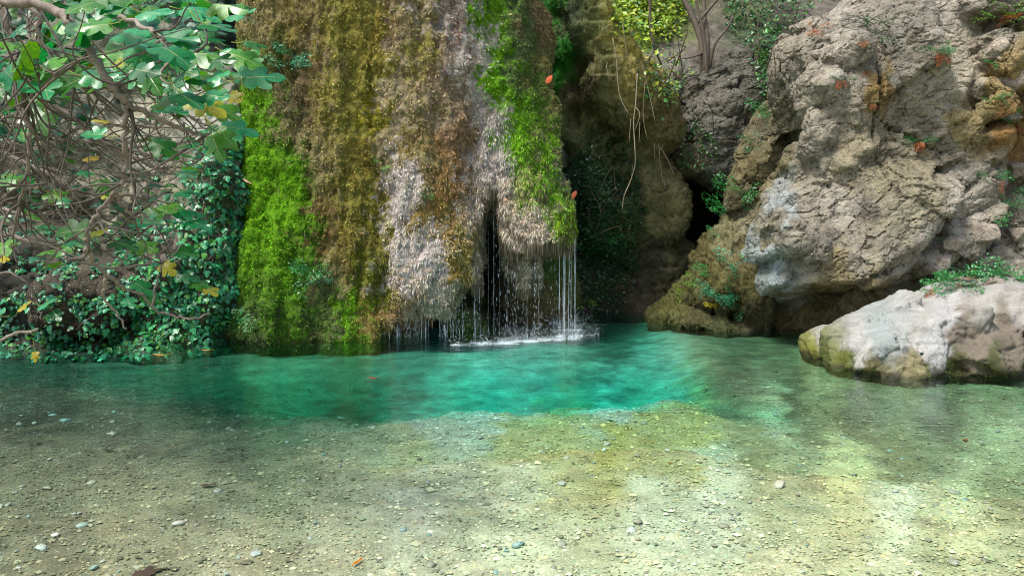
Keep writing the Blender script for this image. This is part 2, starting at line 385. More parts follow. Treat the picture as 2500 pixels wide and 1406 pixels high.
def stain(px, py, rx, ry):                       # ochre algae stains on the sand
    c = W(px, py); a = rx * c[1] / FPX; b = abs(W(px, py + ry)[1] - c[1]); q = ((bx - c[0]) / a) ** 2 + ((by - c[1]) / b) ** 2
    return np.exp(-q) * sst(fbm(bv * [5, 9, 0] + 2, 4, .7), -.35, .35)
st_ = np.zeros(len(bv)); m_ = inpool
for q in ((1480, 1082, 150, 12), (1340, 1092, 60, 12), (1780, 1102, 60, 9), (1880, 1118, 50, 9), (2080, 1150, 120, 16), (2350, 1275, 60, 14), (1150, 1240, 50, 12), (1600, 1060, 80, 14)): st_ = np.maximum(st_, stain(*q))
bc = bc * (1 + (.07 + .25 * sst(by, 5.5, 7)) * fbm(bv * [2.2, 3.2, 0] + 8, 4, .7) * m_)[:, None]; bc = np.clip(bc, .01, .95)
bc = bc * (1 - .36 * st_[:, None]) + .36 * st_[:, None] * s2l((176, 132, 30))
bed = add('pool_bed', mesh_data('pool_bed', bv, bf, bc * 1.06), M_SAND); tag(bed, 'pale gravel and sand bed of the pool under clear water', kind='structure')

# ---- back cliff
def plane_cliff():
    h = .125; lo = np.array([-7., 11.2, -.8]); hi = np.array([9.5, 19., 9.])
    n = ((hi - lo) / h).astype(int)
    g = np.stack(np.meshgrid(*[lo[i] + h * np.arange(n[i]) for i in range(3)], indexing='ij'), -1).astype(np.float32); p = g.reshape(-1, 3)
    x, y, z = p.T
    face = 12.55 + .12 * np.clip(z, 0, 2) + .75 * np.clip(z - 2, 0, 9) + .05 * np.abs(x - 2) ** 1.5
    phi = (face - y) * .75
    nr = np.abs(phi) < .8
    phi[nr] += .35 * fbm(p[nr] * [.6, .6, .5], 3) + .12 * worley(p[nr] * [1.2, 1.2, .9])[2]
    phi = smax(phi, -L(1745, 520, 13.0, 140, 120, 1.5).d(p), .1)
    phi = phi.reshape(g.shape[:3]).astype(float); phi[0] = phi[-1] = 1; phi[:, 0] = phi[:, -1] = 1; phi[:, :, 0] = phi[:, :, -1] = 1
    v, f = surface_nets(phi, lo, h)
    cx, cy = proj(v[f].mean(1)); f = f[(v[f].mean(1)[:, 1] < 18.6) & (cx > 450) & (cx < 2750)]
    v, f = subdivide(v, f); v = relax(v, f)
    nr = normals(v, f)
    return v + nr * (.03 * fbm(v * 5, 4, .6) + .03 * worley(v * [4, 4, 3])[2])[:, None], f
cv, cf = plane_cliff()
CLIFFC = [(1350, 40, (30, 66, 24)), (1365, 150, (30, 66, 24)), (1385, 280, (40, 50, 32)), (1440, 700, (58, 66, 40)), (1500, 600, (50, 66, 36)), (1600, 700, (74, 66, 48)), (1450, 760, (62, 58, 44)), (1560, 60, (128, 150, 58)), (1520, 20, (140, 164, 60)), (1640, 40, (118, 128, 70)), (1700, 120, (120, 112, 96)), (1650, 180, (140, 134, 120)), (1600, 200, (132, 130, 100)),
          (1850, 60, (92, 98, 72)), (1850, 180, (70, 92, 54)), (1930, 20, (104, 98, 84)), (2000, 20, (126, 118, 104)), (2050, 40, (128, 120, 104)), (1750, 200, (118, 110, 98)), (1720, 480, (70, 62, 48)), (600, 100, (50, 62, 52)), (2450, 20, (120, 112, 90))]  # dark tone left of the tufa: shadow of the gap, painted in
cliff = add('cliff', mesh_data('cliff', cv, cf, .75 * zone(cv, CLIFFC, 40, 1.6, 4)), M_ROCK); tag(cliff, 'grey gorge wall rising behind the pool', kind='structure')

# ---- left bank
def rock_detail(v, f, a1=.03, a2=.018, a3=.006, cr=.02, seed=0, strata=(1, 1, 1)):
    n = normals(v, f); s = np.array(strata)
    f1, f2, fac, _ = worley((v + seed) * 2.6 * s); d = a1 * fac - cr * (1 - sst(f2 - f1, 0, .06))
    f1, f2, fac, _ = worley((v + seed + .12 * fbm(v * 2)[:, None]) * 7 * s); d = d + a2 * fac - cr * .35 * (1 - sst(f2 - f1, 0, .09))
    d = d + a2 * .35 * worley(v * 17 * s)[2] + a3 * fbm(v * 14, 3, .6) + a1 * .5 * fbm(v * 3 + 9, 3)
    return v + n * d[:, None]
def bank_noise(p): return .16 * fbm(p * 1.3, 3) + .05 * worley(p * 2.2)[2]
BANK = [L(250, 430, 12.0, 380, 360, 1.7), L(480, 400, 11.0, 130, 230, .9, -15), L(560, 600, 10.3, 75, 270, .85, -4), L(500, 690, 10.1, 130, 180, .95), L(520, 430, 10.6, 90, 200, .8, -8), L(430, 740, 10.5, 190, 150, 1.2), L(150, 720, 10.5, 250, 170, 1.4), L(-250, 550, 11.2, 330, 420, 1.9),
        L(180, 860, 9.9, 430, 55, 1.25), L(480, 850, 9.9, 110, 60, 1.0), L(150, 50, 13, 520, 300, 1.6), L(180, 960, 10.1, 480, 130, 1.2), L(-400, 900, 9.6, 300, 150, 1.6)]
lv, lf = build_solid(BANK, .066, .25, noise=bank_noise, lo=np.array([-9, 7, -1.2]), sub=1)
lv = rock_detail(lv, lf, .05, .03, .012, .03)
BANKC = [(50, 850, (58, 52, 42)), (300, 840, (56, 52, 40)), (500, 840, (70, 84, 46)), (400, 700, (86, 74, 66)), (520, 600, (86, 84, 62)), (560, 450, (78, 88, 58)), (450, 450, (150, 140, 122)), (350, 330, (164, 156, 138)), (250, 480, (150, 140, 120)), (480, 280, (160, 156, 142)), (540, 260, (170, 166, 150)),
         (150, 600, (84, 76, 62)), (200, 720, (56, 52, 40)), (50, 650, (50, 46, 36)), (100, 760, (46, 44, 34)), (320, 640, (70, 64, 54)), (400, 600, (120, 106, 96)), (100, 300, (120, 112, 96)), (300, 100, (80, 84, 64)), (600, 50, (44, 66, 60)), (600, 150, (40, 64, 58)), (0, 450, (110, 100, 82))]  # dark teal beside the tufa is the gap's shadow put into the colour
lc = zone(lv, BANKC, 45, 1.8, 4) * np.array([.80, .86, .80])
bank = add('bank', mesh_data('bank', lv, lf, lc), M_EARTH); tag(bank, 'steep earth and rock bank on the left shore of the pool', kind='structure')

# ================================================================== ROCKS
# ---- the tufa curtain the spring runs over
TUFA = [C((770, -260, 11.3, 185), (800, 800, 10.45, 170)), C((930, -260, 11.1, 215), (890, 760, 10.25, 150)), C((1060, -260, 11.0, 180), (1052, 655, 9.95, 122)),
        C((1118, -260, 10.9, 118), (1285, 660, 10.45, 126)), C((645, 250, 10.6, 62), (685, 790, 9.75, 108)), C((1230, 100, 11.0, 110), (1215, 460, 10.5, 110)), C((860, 700, 10.1, 60), (870, 830, 9.72, 78))]
def tufa_noise(p):
    return .10 * fbm(p * [2.2, 2.2, .45], 3) + .075 * fbm(p * [6, 6, 1.0] + 4, 3) + .05 * fbm(p * 1.6 + 8, 2)
LIPZ = P(1300, 598, 9.9)[2]
def tufa_post(p, phi):
    x, y, z = p.T
    xr = P(1180, 600, 9.9)[0]
    wob = .09 * fbm(p * [5, 5, 0] + 3, 3)
    cut = np.where(x > xr - .02, LIPZ + wob + 1.6 * np.clip(xr + .30 - x, 0, 1) * (x < xr + .3) - z, -1)
    lowc = P(1000, 792, 9.4)[2] + wob - z
    lowc = np.where((x > P(925, 800, 9.6)[0]) & (y < 10.2), lowc, -1)
    phi = smax(phi, cut, .05); return smax(phi, lowc, .05)
tv, tf = build_solid(TUFA, .039, .22, noise=tufa_noise, hi=np.array([3, 13, 5.2]), sub=1, post=tufa_post, cuts=[L(1192, 590, 9.8, 20, 125, 1.0, -6), L(1150, 760, 9.7, 45, 70, .8)])
tn = normals(tv, tf)
tv = tv + tn * (.026 * fbm(tv * [9, 9, 5], 4, .75) + .045 * fbm(tv * [4, 4, 2.5] + 3, 3) + .035 * (.45 - worley(tv * [11, 11, 9])[0]) + .06 * (.45 - worley(tv * [4.5, 4.5, 3.5] + 5)[0]))[:, None]
GB, GM, GD, OL, OB, BR, PG, PK, HG, DK = (118, 178, 20), (102, 150, 34), (84, 116, 50), (162, 156, 72), (166, 154, 104), (180, 160, 126), (206, 194, 184), (228, 216, 204), (200, 184, 162), (58, 66, 42)
TUFC = [(650, 30, OB), (660, 140, (96, 100, 48)), (700, 60, (110, 100, 50)), (640, 230, GM), (620, 280, GB), (650, 400, GB), (640, 500, GB), (660, 600, GB), (680, 560, GB), (640, 680, GM), (720, 700, GB), (610, 780, GD), (680, 790, GM), (760, 780, GM), (620, 840, (70, 80, 46)), (740, 830, (78, 84, 46)),
        (740, 600, GM), (700, 470, GB), (715, 560, GB), (735, 640, GM), (755, 720, GM), (780, 800, GD), (700, 400, GM), (725, 330, OB), (700, 200, (96, 88, 60)), (760, 100, (120, 108, 78)), (760, 200, (124, 108, 76)), (790, 420, OB), (780, 560, (100, 84, 50)), (800, 680, OB), (800, 760, (92, 96, 60)), (820, 120, OL), (860, 200, OL), (900, 260, (126, 120, 30)), (870, 330, OL), (920, 80, (124, 112, 46)), (880, 20, OL),
        (930, 160, OL), (850, 480, OL), (900, 420, (112, 100, 40)), (900, 520, (108, 104, 32)), (870, 620, (104, 96, 44)), (890, 700, (104, 108, 30)), (860, 760, GB), (880, 800, GM), (920, 780, (116, 104, 50)), (970, 60, BR), (972, 150, (140, 128, 100)), (966, 250, (150, 138, 112)), (958, 330, (140, 128, 96)), (1010, 40, OB), (1020, 140, OL), (1010, 250, OB), (1000, 330, (112, 100, 52)),
        (1080, 60, PG), (1060, 160, (134, 116, 88)), (1060, 280, BR), (1080, 380, (126, 100, 60)), (1040, 400, OB), (1060, 500, (122, 104, 50)), (1110, 480, (128, 98, 58)), (1120, 60, (128, 100, 84)), (1150, 20, PG), (1150, 120, PK), (1160, 220, PK), (1170, 300, PG), (1110, 200, BR), (1120, 320, (134, 110, 82)), (1180, 380, PG), (1210, 440, HG),
        (975, 420, PK), (970, 500, PK), (1000, 560, PK), (1040, 600, PK), (990, 660, PK), (1050, 680, PG), (1000, 740, (170, 148, 124)), (960, 770, (140, 116, 80)), (1060, 740, (150, 146, 130)), (1090, 640, (120, 104, 48)), (1130, 580, (128, 116, 60)), (1150, 520, HG), (1130, 650, (122, 106, 52)), (1160, 640, HG),
        (1190, 15, GB), (1200, 60, GB), (1205, 160, GB), (1215, 210, GB), (1230, 260, GB), (1250, 300, GB), (1290, 355, GB), (1330, 425, GB), (1365, 510, GB), (1260, 40, (76, 88, 52)), (1270, 130, (76, 92, 54)), (1290, 230, (76, 100, 40)), (1270, 320, GB), (1310, 380, (92, 130, 22)), (1345, 460, GB), (1380, 560, (96, 118, 28)), (1330, 60, (104, 92, 62)), (1345, 180, (100, 98, 56)), (1372, 330, (104, 96, 70)), (1375, 420, (110, 102, 88)),
        (1230, 360, PG), (1240, 450, HG), (1270, 520, HG), (1220, 540, HG), (1300, 560, HG), (1340, 590, HG), (1290, 450, (124, 120, 76)), (1320, 500, (110, 116, 60)), (1250, 590, HG)]
TUFC = [(x, y, c if c in (GB, GM, GD, OL, OB, BR, PG, PK, HG) else tuple(min(235, int(k * 1.32)) for k in c)) for x, y, c in TUFC]
TZ = lambda q: zone(q, TUFC, 46, 2.4, 6, 0, .95)
tc_ = TZ(tv)
back = tv[:, 1] > 10.75
tufa = thing('tufa_curtain', 'tall tufa curtain hung with green and brown moss dripping into the pool', 'rock formation', tuple(P(900, 845, 9.8)))
def rel(o, v): return v - np.array(o.location)
add('stone_core', mesh_data('tufa_core', rel(tufa, tv), tf, tc_ * .5), M_TUFA, tufa)
def tlen(p, px, py):
    hairy = np.exp(-((px - 1260) / 130) ** 2) * sst(py, 250, 520)
    return .8 + 1.9 * hairy
def clump(c): return fbm(c * np.array([13, 13, 30]), 3, .7)
def tkeep(c, px, py, fn): return .03 + sst(clump(c), -.25, .45) ** 1.5
sv, sf, sc_ = strands(tv, tf, tc_, 200000, .017, .011, .12, .75, seed=2, lenf=lambda p, px, py: .6 + .9 * sst(clump(p), -.2, .7), colf=lambda q: TZ(q) * (1.05 + .4 * clump(q))[:, None], jit=.65, keep=tkeep)
def hkeep(c, px, py, fn): return (np.exp(-((px - 1262) / 100) ** 2) * sst(py, 230, 480) + .12 * (px > 930) * (px < 1100) * (py > 400)) * tkeep(c, px, py, fn)
sv2, sf2, sc2 = strands(tv, tf, tc_, 36000, .042, .006, .9, .45, seed=3, colf=lambda q: TZ(q) * (1.1 + .3 * clump(q))[:, None], jit=.35, keep=hkeep)
sf = np.concatenate([sf, sf2 + len(sv)]); sv = np.concatenate([sv, sv2]); sc_ = np.concatenate([sc_, sc2])
tag(add('moss', mesh_data('moss', rel(tufa, sv), sf, sc_, False), M_MOSS, tufa), 'short hanging moss fibres over the whole curtain', kind='stuff')
nz = normals(tv, tf)
def under(c, px, py, fn): return (fn[:, 2] < -.35) * (py > 430) * (py < 830) * (c[:, 1] < 10.6) * np.where(px < 1150, .04, 1)
hv, hf, hc = strands(tv, tf, np.clip(tc_ * 0 + s2l((120, 106, 84)), 0, 1), 9000, .11, .006, 1.6, .15, keep=under, seed=5, jit=.12)
tag(add('root_fringe', mesh_data('root_fringe', rel(tufa, hv), hf, hc, False), M_MOSS, tufa), 'long dripping root fringe under the overhang', kind='stuff')

# ---- mossy wall inside the cave behind the falling water
gv, gf = build_solid([L(1300, 690, 11.75, 105, 190, .75), L(1200, 700, 12.2, 160, 220, .7), L(1140, 800, 10.6, 45, 45, .35), L(1250, 812, 11.2, 150, 18, .8)], .05, .12, noise=lambda p: .12 * fbm(p * 2, 3))
gv = rock_detail(gv, gf, .04, .02, .01, .02, 3)
gc = zone(gv, [(1340, 640, (70, 92, 34)), (1380, 700, (84, 90, 40)), (1300, 720, (92, 84, 44)), (1340, 770, (104, 92, 58)), (1200, 700, (60, 52, 40)), (1150, 780, (82, 84, 44)), (1140, 800, (80, 104, 30)), (1260, 790, (94, 84, 62))], 25)
grot = thing('cave_wall', 'wet mossy wall in the hollow behind the dripping water', 'rock', tuple(P(1280, 800, 11.4)))
add('stone_core', mesh_data('cave_wall', rel(grot, gv), gf, gc), M_EARTH, grot)
sv, sf, sc_ = strands(gv, gf, gc, 9000, .04, .012, .3, .7, seed=12); tag(add('moss', mesh_data('cave_moss', rel(grot, sv), sf, sc_, False), M_MOSS, grot), kind='stuff')

# ---- dark mossy overhang in the recess
ov = [L(1370, 100, 12.4, 55, 260, .5, 8), L(1440, 90, 12.0, 62, 190, .8, 14), L(1500, 190, 12.0, 75, 130, .7, 24), L(1590, 270, 12.3, 55, 110, .5, 20), L(1500, 430, 12.75, 120, 200, .7), L(1608, 500, 12.5, 66, 90, .5, 8, 3), L(1420, 230, 12.3, 45, 40, .35), L(1600, 680, 13.0, 110, 110, .6)]
ovv, ovf = build_solid(ov, .055, .12, noise=lambda p: .14 * fbm(p * 1.8, 3), hi=np.array([9, 14, 5.6]), cuts=[L(1408, 150, 11.3, 34, 34, .6, -30), L(1408, 275, 11.5, 30, 45, .7), L(1575, 650, 11.8, 60, 60, .5)])
ovv = rock_detail(ovv, ovf, .05, .03, .012, .02, 7)
ovc = zone(ovv, [(1340, 40, (40, 96, 20)), (1370, 150, (36, 100, 20)), (1400, 60, (60, 64, 36)), (1450, 60, (92, 90, 50)), (1500, 60, (132, 116, 62)), (1540, 130, (150, 128, 70)), (1470, 180, (104, 94, 58)), (1560, 220, (132, 112, 66)), (1430, 230, (84, 74, 48)), (1490, 260, (110, 98, 62)), (1600, 290, (110, 92, 58)), (1430, 330, (110, 104, 72)), (1430, 420, (36, 54, 34)), (1480, 480, (34, 56, 30)), (1500, 330, (92, 84, 50)), (1540, 400, (88, 82, 50)), (1540, 520, (60, 64, 36)), (1600, 470, (112, 98, 66)), (1620, 540, (112, 98, 66)), (1480, 600, (44, 66, 34)), (1600, 650, (70, 62, 46))], 28)
ovc = ovc * 1.25 * np.array([.84, .98, .86])
over = thing('mossy_overhang', 'dark mossy overhanging rock draped with roots in the shaded recess', 'rock', tuple(P(1500, 765, 12.4)))
add('stone_core', mesh_data('overhang', rel(over, ovv), ovf, ovc), M_EARTH, over)
sv, sf, sc_ = strands(ovv, ovf, ovc, 30000, .028, .010, .35, .7, seed=14, jit=.6, keep=lambda c, px, py, fn: .03 + sst(fbm(c * 11, 3, .7), -.2, .4)); tag(add('moss', mesh_data('overhang_moss', rel(over, sv), sf, sc_, False), M_MOSS, over), kind='stuff')

# ---- smooth grey slab behind the recess
sl = [L(1790, 330, 12.8, 120, 130, .8, 28, 2.8), L(1730, 250, 13.2, 100, 80, .7, 10), L(1690, 395, 12.6, 52, 50, .5, 10), L(1850, 250, 13.2, 110, 130, .7, 20), L(1765, 400, 12.7, 70, 40, .5, 25)]
slv, slf = build_solid(sl, .05, .10, noise=lambda p: .10 * fbm(p * 1.6, 3) + .06 * worley(p * 1.8)[2]); slv = rock_detail(slv, slf, .045, .02, .008, .02, 2, (1, 1, 1.5))
qv = slv @ rotm(20); slv = slv + normals(slv, slf) * (.04 * np.abs(fbm(qv * [1.7, 1.7, 4] + 3, 4, .6)) - .012 * np.abs(fbm(qv * [6, 6, 12] + 9, 3, .6)))[:, None]
slc = .56 * np.array([.95, 1, .96]) * zone(slv, [(1700, 280, (140, 132, 118)), (1750, 250, (136, 128, 114)), (1800, 330, (128, 122, 110)), (1740, 380, (142, 136, 124)), (1690, 400, (112, 100, 76)), (1850, 300, (104, 100, 84)), (1830, 420, (92, 82, 64)), (1760, 560, (80, 70, 52))], 30)
slab = tag(add('grey_rock', mesh_data('grey_rock', slv, slf, slc, False), M_ROCK), 'smooth grey rock slab above the dark hollow left of the big outcrop', 'rock')

# ---- mossy mound at the shore
mo = [B(1778, 675, 11.2, 92, 128, .75, -24, 3), B(1680, 745, 11.6, 105, 40, .7, 32, 3), B(1830, 720, 10.75, 58, 120, .6, 26, 3), B(1838, 545, 11.4, 50, 62, .5, -20, 3), L(1750, 790, 11.1, 130, 26, .8, -8)]
mov, mof = build_solid(mo, .04, .10, noise=lambda p: .10 * fbm(p * 2, 3) + .05 * worley(p * [3, 3, 1.6])[2]); mov = rock_detail(mov, mof, .06, .03, .012, .025, 4, (1.6, 1, .7))
moc = zone(mov, [(1650, 720, (96, 92, 46)), (1720, 640, (104, 92, 52)), (1700, 760, (92, 84, 50)), (1780, 560, (136, 124, 92)), (1820, 520, (160, 144, 120)), (1760, 700, (108, 98, 54)), (1830, 700, (100, 90, 50)), (1850, 780, (80, 72, 48)), (1760, 780, (70, 72, 36)), (1830, 620, (120, 106, 70))], 25)
moc = moc * np.array([.62, .70, .62])
mound = thing('mossy_mound', 'olive moss covered rock mound sloping into the water below the outcrop', 'rock', tuple(P(1760, 790, 10.8)))
add('stone_core', mesh_data('mound', rel(mound, mov), mof, moc), M_EARTH, mound)
sv, sf, sc_ = strands(mov, mof, moc, 14000, .03, .009, .5, .6, seed=15); tag(add('moss', mesh_data('mound_moss', rel(mound, sv), sf, sc_, False), M_MOSS, mound), kind='stuff')

# ---- the big outcrop on the right
OUT = [B(2050, 215, 10.3, 140, 165, .9, 12, 3.2), B(2195, 190, 10.35, 90, 185, .95, -10, 4), B(2335, 50, 11.0, 105, 48, 1.0, 14, 4), B(2345, 150, 11.0, 105, 110, .75, 12, 3.5), B(2075, 375, 10.05, 125, 55, .75, 8, 3.2), B(1990, 400, 10.3, 70, 60, .7, -20, 3),
       B(2085, 550, 9.95, 272, 138, 1.08, 22, 3.6, n=16, lo=.80), B(1945, 590, 9.75, 105, 85, .72, -32, 2.8), B(2240, 330, 10.5, 120, 75, .8, 20, 3.5), B(2290, 430, 10.5, 170, 105, .85, 32, 3.4), B(2250, 610, 10.1, 190, 60, .9, 30, 3.2), L(2010, 760, 11.15, 190, 90, 1.0, 0), L(2250, 720, 10.6, 230, 110, 1.1, 10),
       B(1880, 400, 11.5, 75, 165, .7, -18, 3), B(2440, 330, 11.2, 130, 330, 1.0, 0, 3.5), B(2440, 620, 10.7, 140, 130, .9, 10, 3.2), L(2260, 420, 12.2, 330, 480, 1.3), L(2620, 450, 10.8, 160, 480, 1.4)]
def out_noise(p):
    q = p @ rotm(28).astype(np.float32) + .10 * perlin(p * 1.7)[:, None]
    f1, f2, fac, idr = worley(q * [1.0, 1.0, 1.7] + 3); g1, g2, fac2, _ = worley(q * [2.6, 2.6, 4.0])
    return .03 * fbm(p * 1.1, 2) + .12 * fac + .05 * (1 - sst(f2 - f1, 0, .05)) + .012 * fac2
BLK = [(2060, 400, 70, 28, 12), (2120, 432, 55, 26, 14), (2330, 480, 62, 30, 35), (2300, 540, 62, 25, 35), (2370, 440, 52, 32, 30), (2250, 600, 75, 26, 22), (2200, 330, 52, 32, -20), (2280, 290, 62, 42, 20), (2390, 250, 52, 52, 10), (2440, 150, 52, 62, 0), (2420, 350, 46, 46, 15), (2000, 330, 42, 52, -10), (2090, 655, 85, 28, 10), (2180, 655, 75, 26, 16), (1905, 545, 46, 42, -20), (2320, 200, 52, 62, 10), (2060, 120, 70, 40, 25), (2200, 90, 50, 60, -15), (2010, 230, 60, 60, 5), (2150, 560, 80, 50, 25), (2010, 560, 80, 50, 30), (2240, 500, 70, 40, 30)]
OUT += [B(x, y, 9.72 if x < 2190 else 10.05, a, b, .42, r, 4.5, yaw=(k * 37) % 50 - 25, n=9, lo=.72) for k, (x, y, a, b, r) in enumerate(BLK)]
rv, rf = build_solid(OUT + [L(2170, 330, 11.1, 250, 320, 1.05, 8), L(2060, 480, 10.6, 190, 120, .9, 10)], .040, .02, rl=.12, noise=out_noise, lo=np.array([2, 7, -1]), hi=np.array([7.5, 12.3, 4.7]), sub=1, kc=.03, cuts=[L(2148, 190, 9.5, 5, 150, .3, -4), L(2235, 330, 9.6, 120, 4, .4, -24), L(2160, 400, 9.3, 4, 70, .3, 12), L(2320, 505, 9.5, 130, 6, .4, 36)])
rv = rock_detail(rv, rf, .018, .009, .006, .018, 6, (1, 1, 1.8))
qv = rv @ rotm(30); rv = rv + normals(rv, rf) * (.034 * np.abs(fbm(qv * [1.7, 1.7, 3.4] + 3, 4, .55)) - .010 * np.abs(fbm(qv * [6, 6, 10] + 9, 3, .6)) - .028 * (np.abs(fbm(qv * [1.2, 1.2, 2.6] + 21, 3, .6)) < .03))[:, None]
G1, G2, G3, TB, DKG = (160, 148, 130), (176, 164, 148), (142, 132, 116), (150, 138, 112), (112, 104, 90)
OUTC = [(1960, 180, G1), (2050, 120, G2), (2080, 250, G1), (2000, 300, G1), (2110, 180, G3), (2145, 230, (138, 112, 70)), (2200, 150, (150, 142, 128)), (2260, 120, G3), (2220, 260, G1), (2340, 60, G2), (2350, 160, (184, 170, 148)), (2420, 60, G3), (2060, 390, (164, 150, 124)), (2100, 340, TB), (2150, 430, TB), (1960, 370, G1),
        (2280, 300, G1), (2300, 240, G2), (2250, 400, TB), (2330, 400, (140, 130, 112)), (2380, 300, (150, 132, 92)), (2440, 200, (158, 134, 90)), (2460, 330, (160, 120, 70)), (2440, 450, G1), (2440, 600, G2), (2400, 680, G1), (2050, 480, G2), (2130, 470, (124, 114, 100)), (1960, 520, G1), (2000, 600, G3), (2100, 600, G1), (2200, 520, (158, 147, 124)),
        (2260, 450, (154, 142, 118)), (2180, 640, G1), (2300, 560, G2), (2350, 480, G2), (1850, 630, (150, 154, 150)), (1895, 645, (160, 168, 168)), (1918, 500, (172, 174, 170)), (1950, 620, G3), (1900, 560, G3), (1960, 480, G1), (1880, 600, (150, 140, 110)), (1930, 680, (146, 142, 130)), (2050, 690, (150, 134, 100)), (2150, 700, (150, 132, 96)), (2000, 760, (112, 100, 60)), (1920, 780, (96, 84, 54)), (2250, 720, (130, 118, 92)),
        (1880, 380, (128, 116, 84)), (1840, 440, (124, 110, 76)), (1900, 320, (116, 108, 84))]
rc = zone(rv, OUTC, 34, 2.0, 5) ; rc = rc * .92 * np.array([.90, .95, .93])
outc = tag(add('rock_outcrop', mesh_data('rock_outcrop', rv, rf, rc, False), M_ROCK), 'huge cracked grey rock outcrop overhanging the right shore', 'rock')

# ---- boulders standing in the water
def boulder(name, label, lobes, cut_noise, ctrl, mat, h=.033, det=(.02, .012, .005, .012), k=.06, seed=0, cuts=(), warp=18, group=None):
    v, f = build_solid(lobes, h, k, noise=cut_noise, cuts=cuts, sub=1, rl=.15); v = rock_detail(v, f, *det, seed); qv = v @ rotm(25); v = v + normals(v, f) * (.018 * np.abs(fbm(qv * [3, 3, 5] + seed, 4, .6)) - .012 * np.abs(fbm(qv * [8, 8, 12] + seed, 3, .6)))[:, None]
    c = .62 * zone(v, ctrl, warp, 3.5, 5) * np.array([.95, 1, 1.0]); c = c * (1 - .6 * sst(.065 - v[:, 2] + .03 * fbm(v * 5, 3), 0, .05))[:, None]
    o = thing(name, label, 'boulder', (float(v[:, 0].mean()), float(v[:, 1].mean()), float(v[:, 2].min())), group)
    return o, v, f, c
PW = (206, 200, 194); PW2 = (188, 180, 170); DG = (140, 126, 108)  # DG puts the shade of the boulder's right-hand faces into the colour
def bl_noise(p): return .04 * fbm(p * 2.0, 3) + .09 * worley(p * [1.9, 1.9, 2.3] + 7)[2]
b1, b1v, b1f, b1c = boulder('boulder', 'large pale grey boulder with a crack and mossy green foot at the waterline', [B(2225, 850, 8.15, 195, 108, .85, 14, 3, lo=.75, n=9), L(2170, 880, 7.95, 130, 80, .62, -6, 2.8), B(2400, 800, 8.4, 155, 110, .88, 8, 3, lo=.75, n=9), B(2380, 880, 8.0, 175, 80, .72, 0, 3.2, lo=.75, n=9), L(2520, 850, 8.2, 120, 120, .9, 0, 3)], bl_noise,
    [(2100, 860, PW), (2200, 800, (196, 194, 186)), (2280, 850, PW), (2150, 820, (180, 184, 178)), (2240, 780, (198, 192, 182)), (2400, 740, PW2), (2450, 790, DG), (2350, 830, DG), (2400, 850, DG), (2300, 780, PW), (2060, 900, (120, 124, 50)), (2120, 915, (150, 140, 96)), (2230, 905, (168, 154, 112)), (2330, 900, (96, 92, 48)), (2430, 890, (84, 86, 44)), (2100, 935, (80, 72, 50)), (2300, 935, (70, 64, 46)), (2480, 850, DG), (2480, 750, PW2)], M_ROCKW,
    cuts=[L(2248, 840, 7.3, 2.6, 62, .22, 34)], seed=2)
add('stone', mesh_data('boulder', rel(b1, b1v), b1f, b1c), M_ROCKW, b1)
kp = lambda c, px, py, fn: (c[:, 2] < .22) * (fbm(c * 4, 3) > .05)
sv, sf, sc_ = strands(b1v, b1f, b1c * 0 + s2l((86, 104, 30)), 3500, .016, .006, .3, .8, keep=kp, seed=21); tag(add('moss', mesh_data('boulder_moss', rel(b1, sv), sf, sc_, False), M_MOSS, b1), kind='stuff')
b2, b2v, b2f, b2c = boulder('boulder', 'small rounded boulder with yellow green moss left of the large pale boulder', [L(2020, 858, 8.55, 56, 58, .36, 18, 2.8), L(2058, 852, 8.65, 48, 54, .38)], lambda p: .03 * fbm(p * 3, 3),
    [(2010, 830, PW2), (2040, 820, PW), (1990, 860, (150, 150, 60)), (2020, 865, (84, 108, 24)), (2040, 850, PW2), (1990, 885, (96, 92, 50)), (2040, 885, (110, 100, 60))], M_ROCKW, seed=5)
add('stone', mesh_data('small_boulder', rel(b2, b2v), b2f, b2c), M_ROCKW, b2)
b3, b3v, b3f, b3c = boulder('boulder', 'dark brown rounded boulder half buried in the left bank', [L(220, 735, 9.35, 125, 82, .55, 10, 2.6), L(330, 700, 9.6, 70, 60, .5)], bl_noise,
    [(150, 700, (92, 82, 64)), (230, 760, (86, 76, 58)), (300, 700, (100, 90, 72)), (230, 690, (108, 98, 78))], M_ROCK, seed=9)
add('stone', mesh_data('bank_boulder', rel(b3, b3v), b3f, b3c), M_ROCK, b3)

# ================================================================== GROWTH, WATER AND SMALL THINGS
bpy.context.view_layer.update()
DG_ = bpy.context.evaluated_depsgraph_get()
CAMP = Vector((0, 0, CH))
def hit(px, py):
    ok, loc, nor, idx, ob, mt = scene.ray_cast(DG_, CAMP, Vector(ray(px, py)).normalized())
    if not ok: return None
    if nor.dot(loc - CAMP) > 0: nor = -nor
    return np.array(loc), np.array(nor), ob
def cr(pts, n=6):                                # Catmull-Rom through points
    p = np.array(pts, float); p = np.vstack([2 * p[0] - p[1], p, 2 * p[-1] - p[-2]]); out = []
    for i in range(1, len(p) - 2):
        for t in np.linspace(0, 1, n, endpoint=False):
            out.append(.5 * (2 * p[i] + (p[i + 1] - p[i - 1]) * t + (2 * p[i - 1] - 5 * p[i] + 4 * p[i + 1] - p[i + 2]) * t * t + (3 * p[i] - p[i - 1] - 3 * p[i + 1] + p[i + 2]) * t ** 3))
    out.append(p[-2]); return np.array(out)
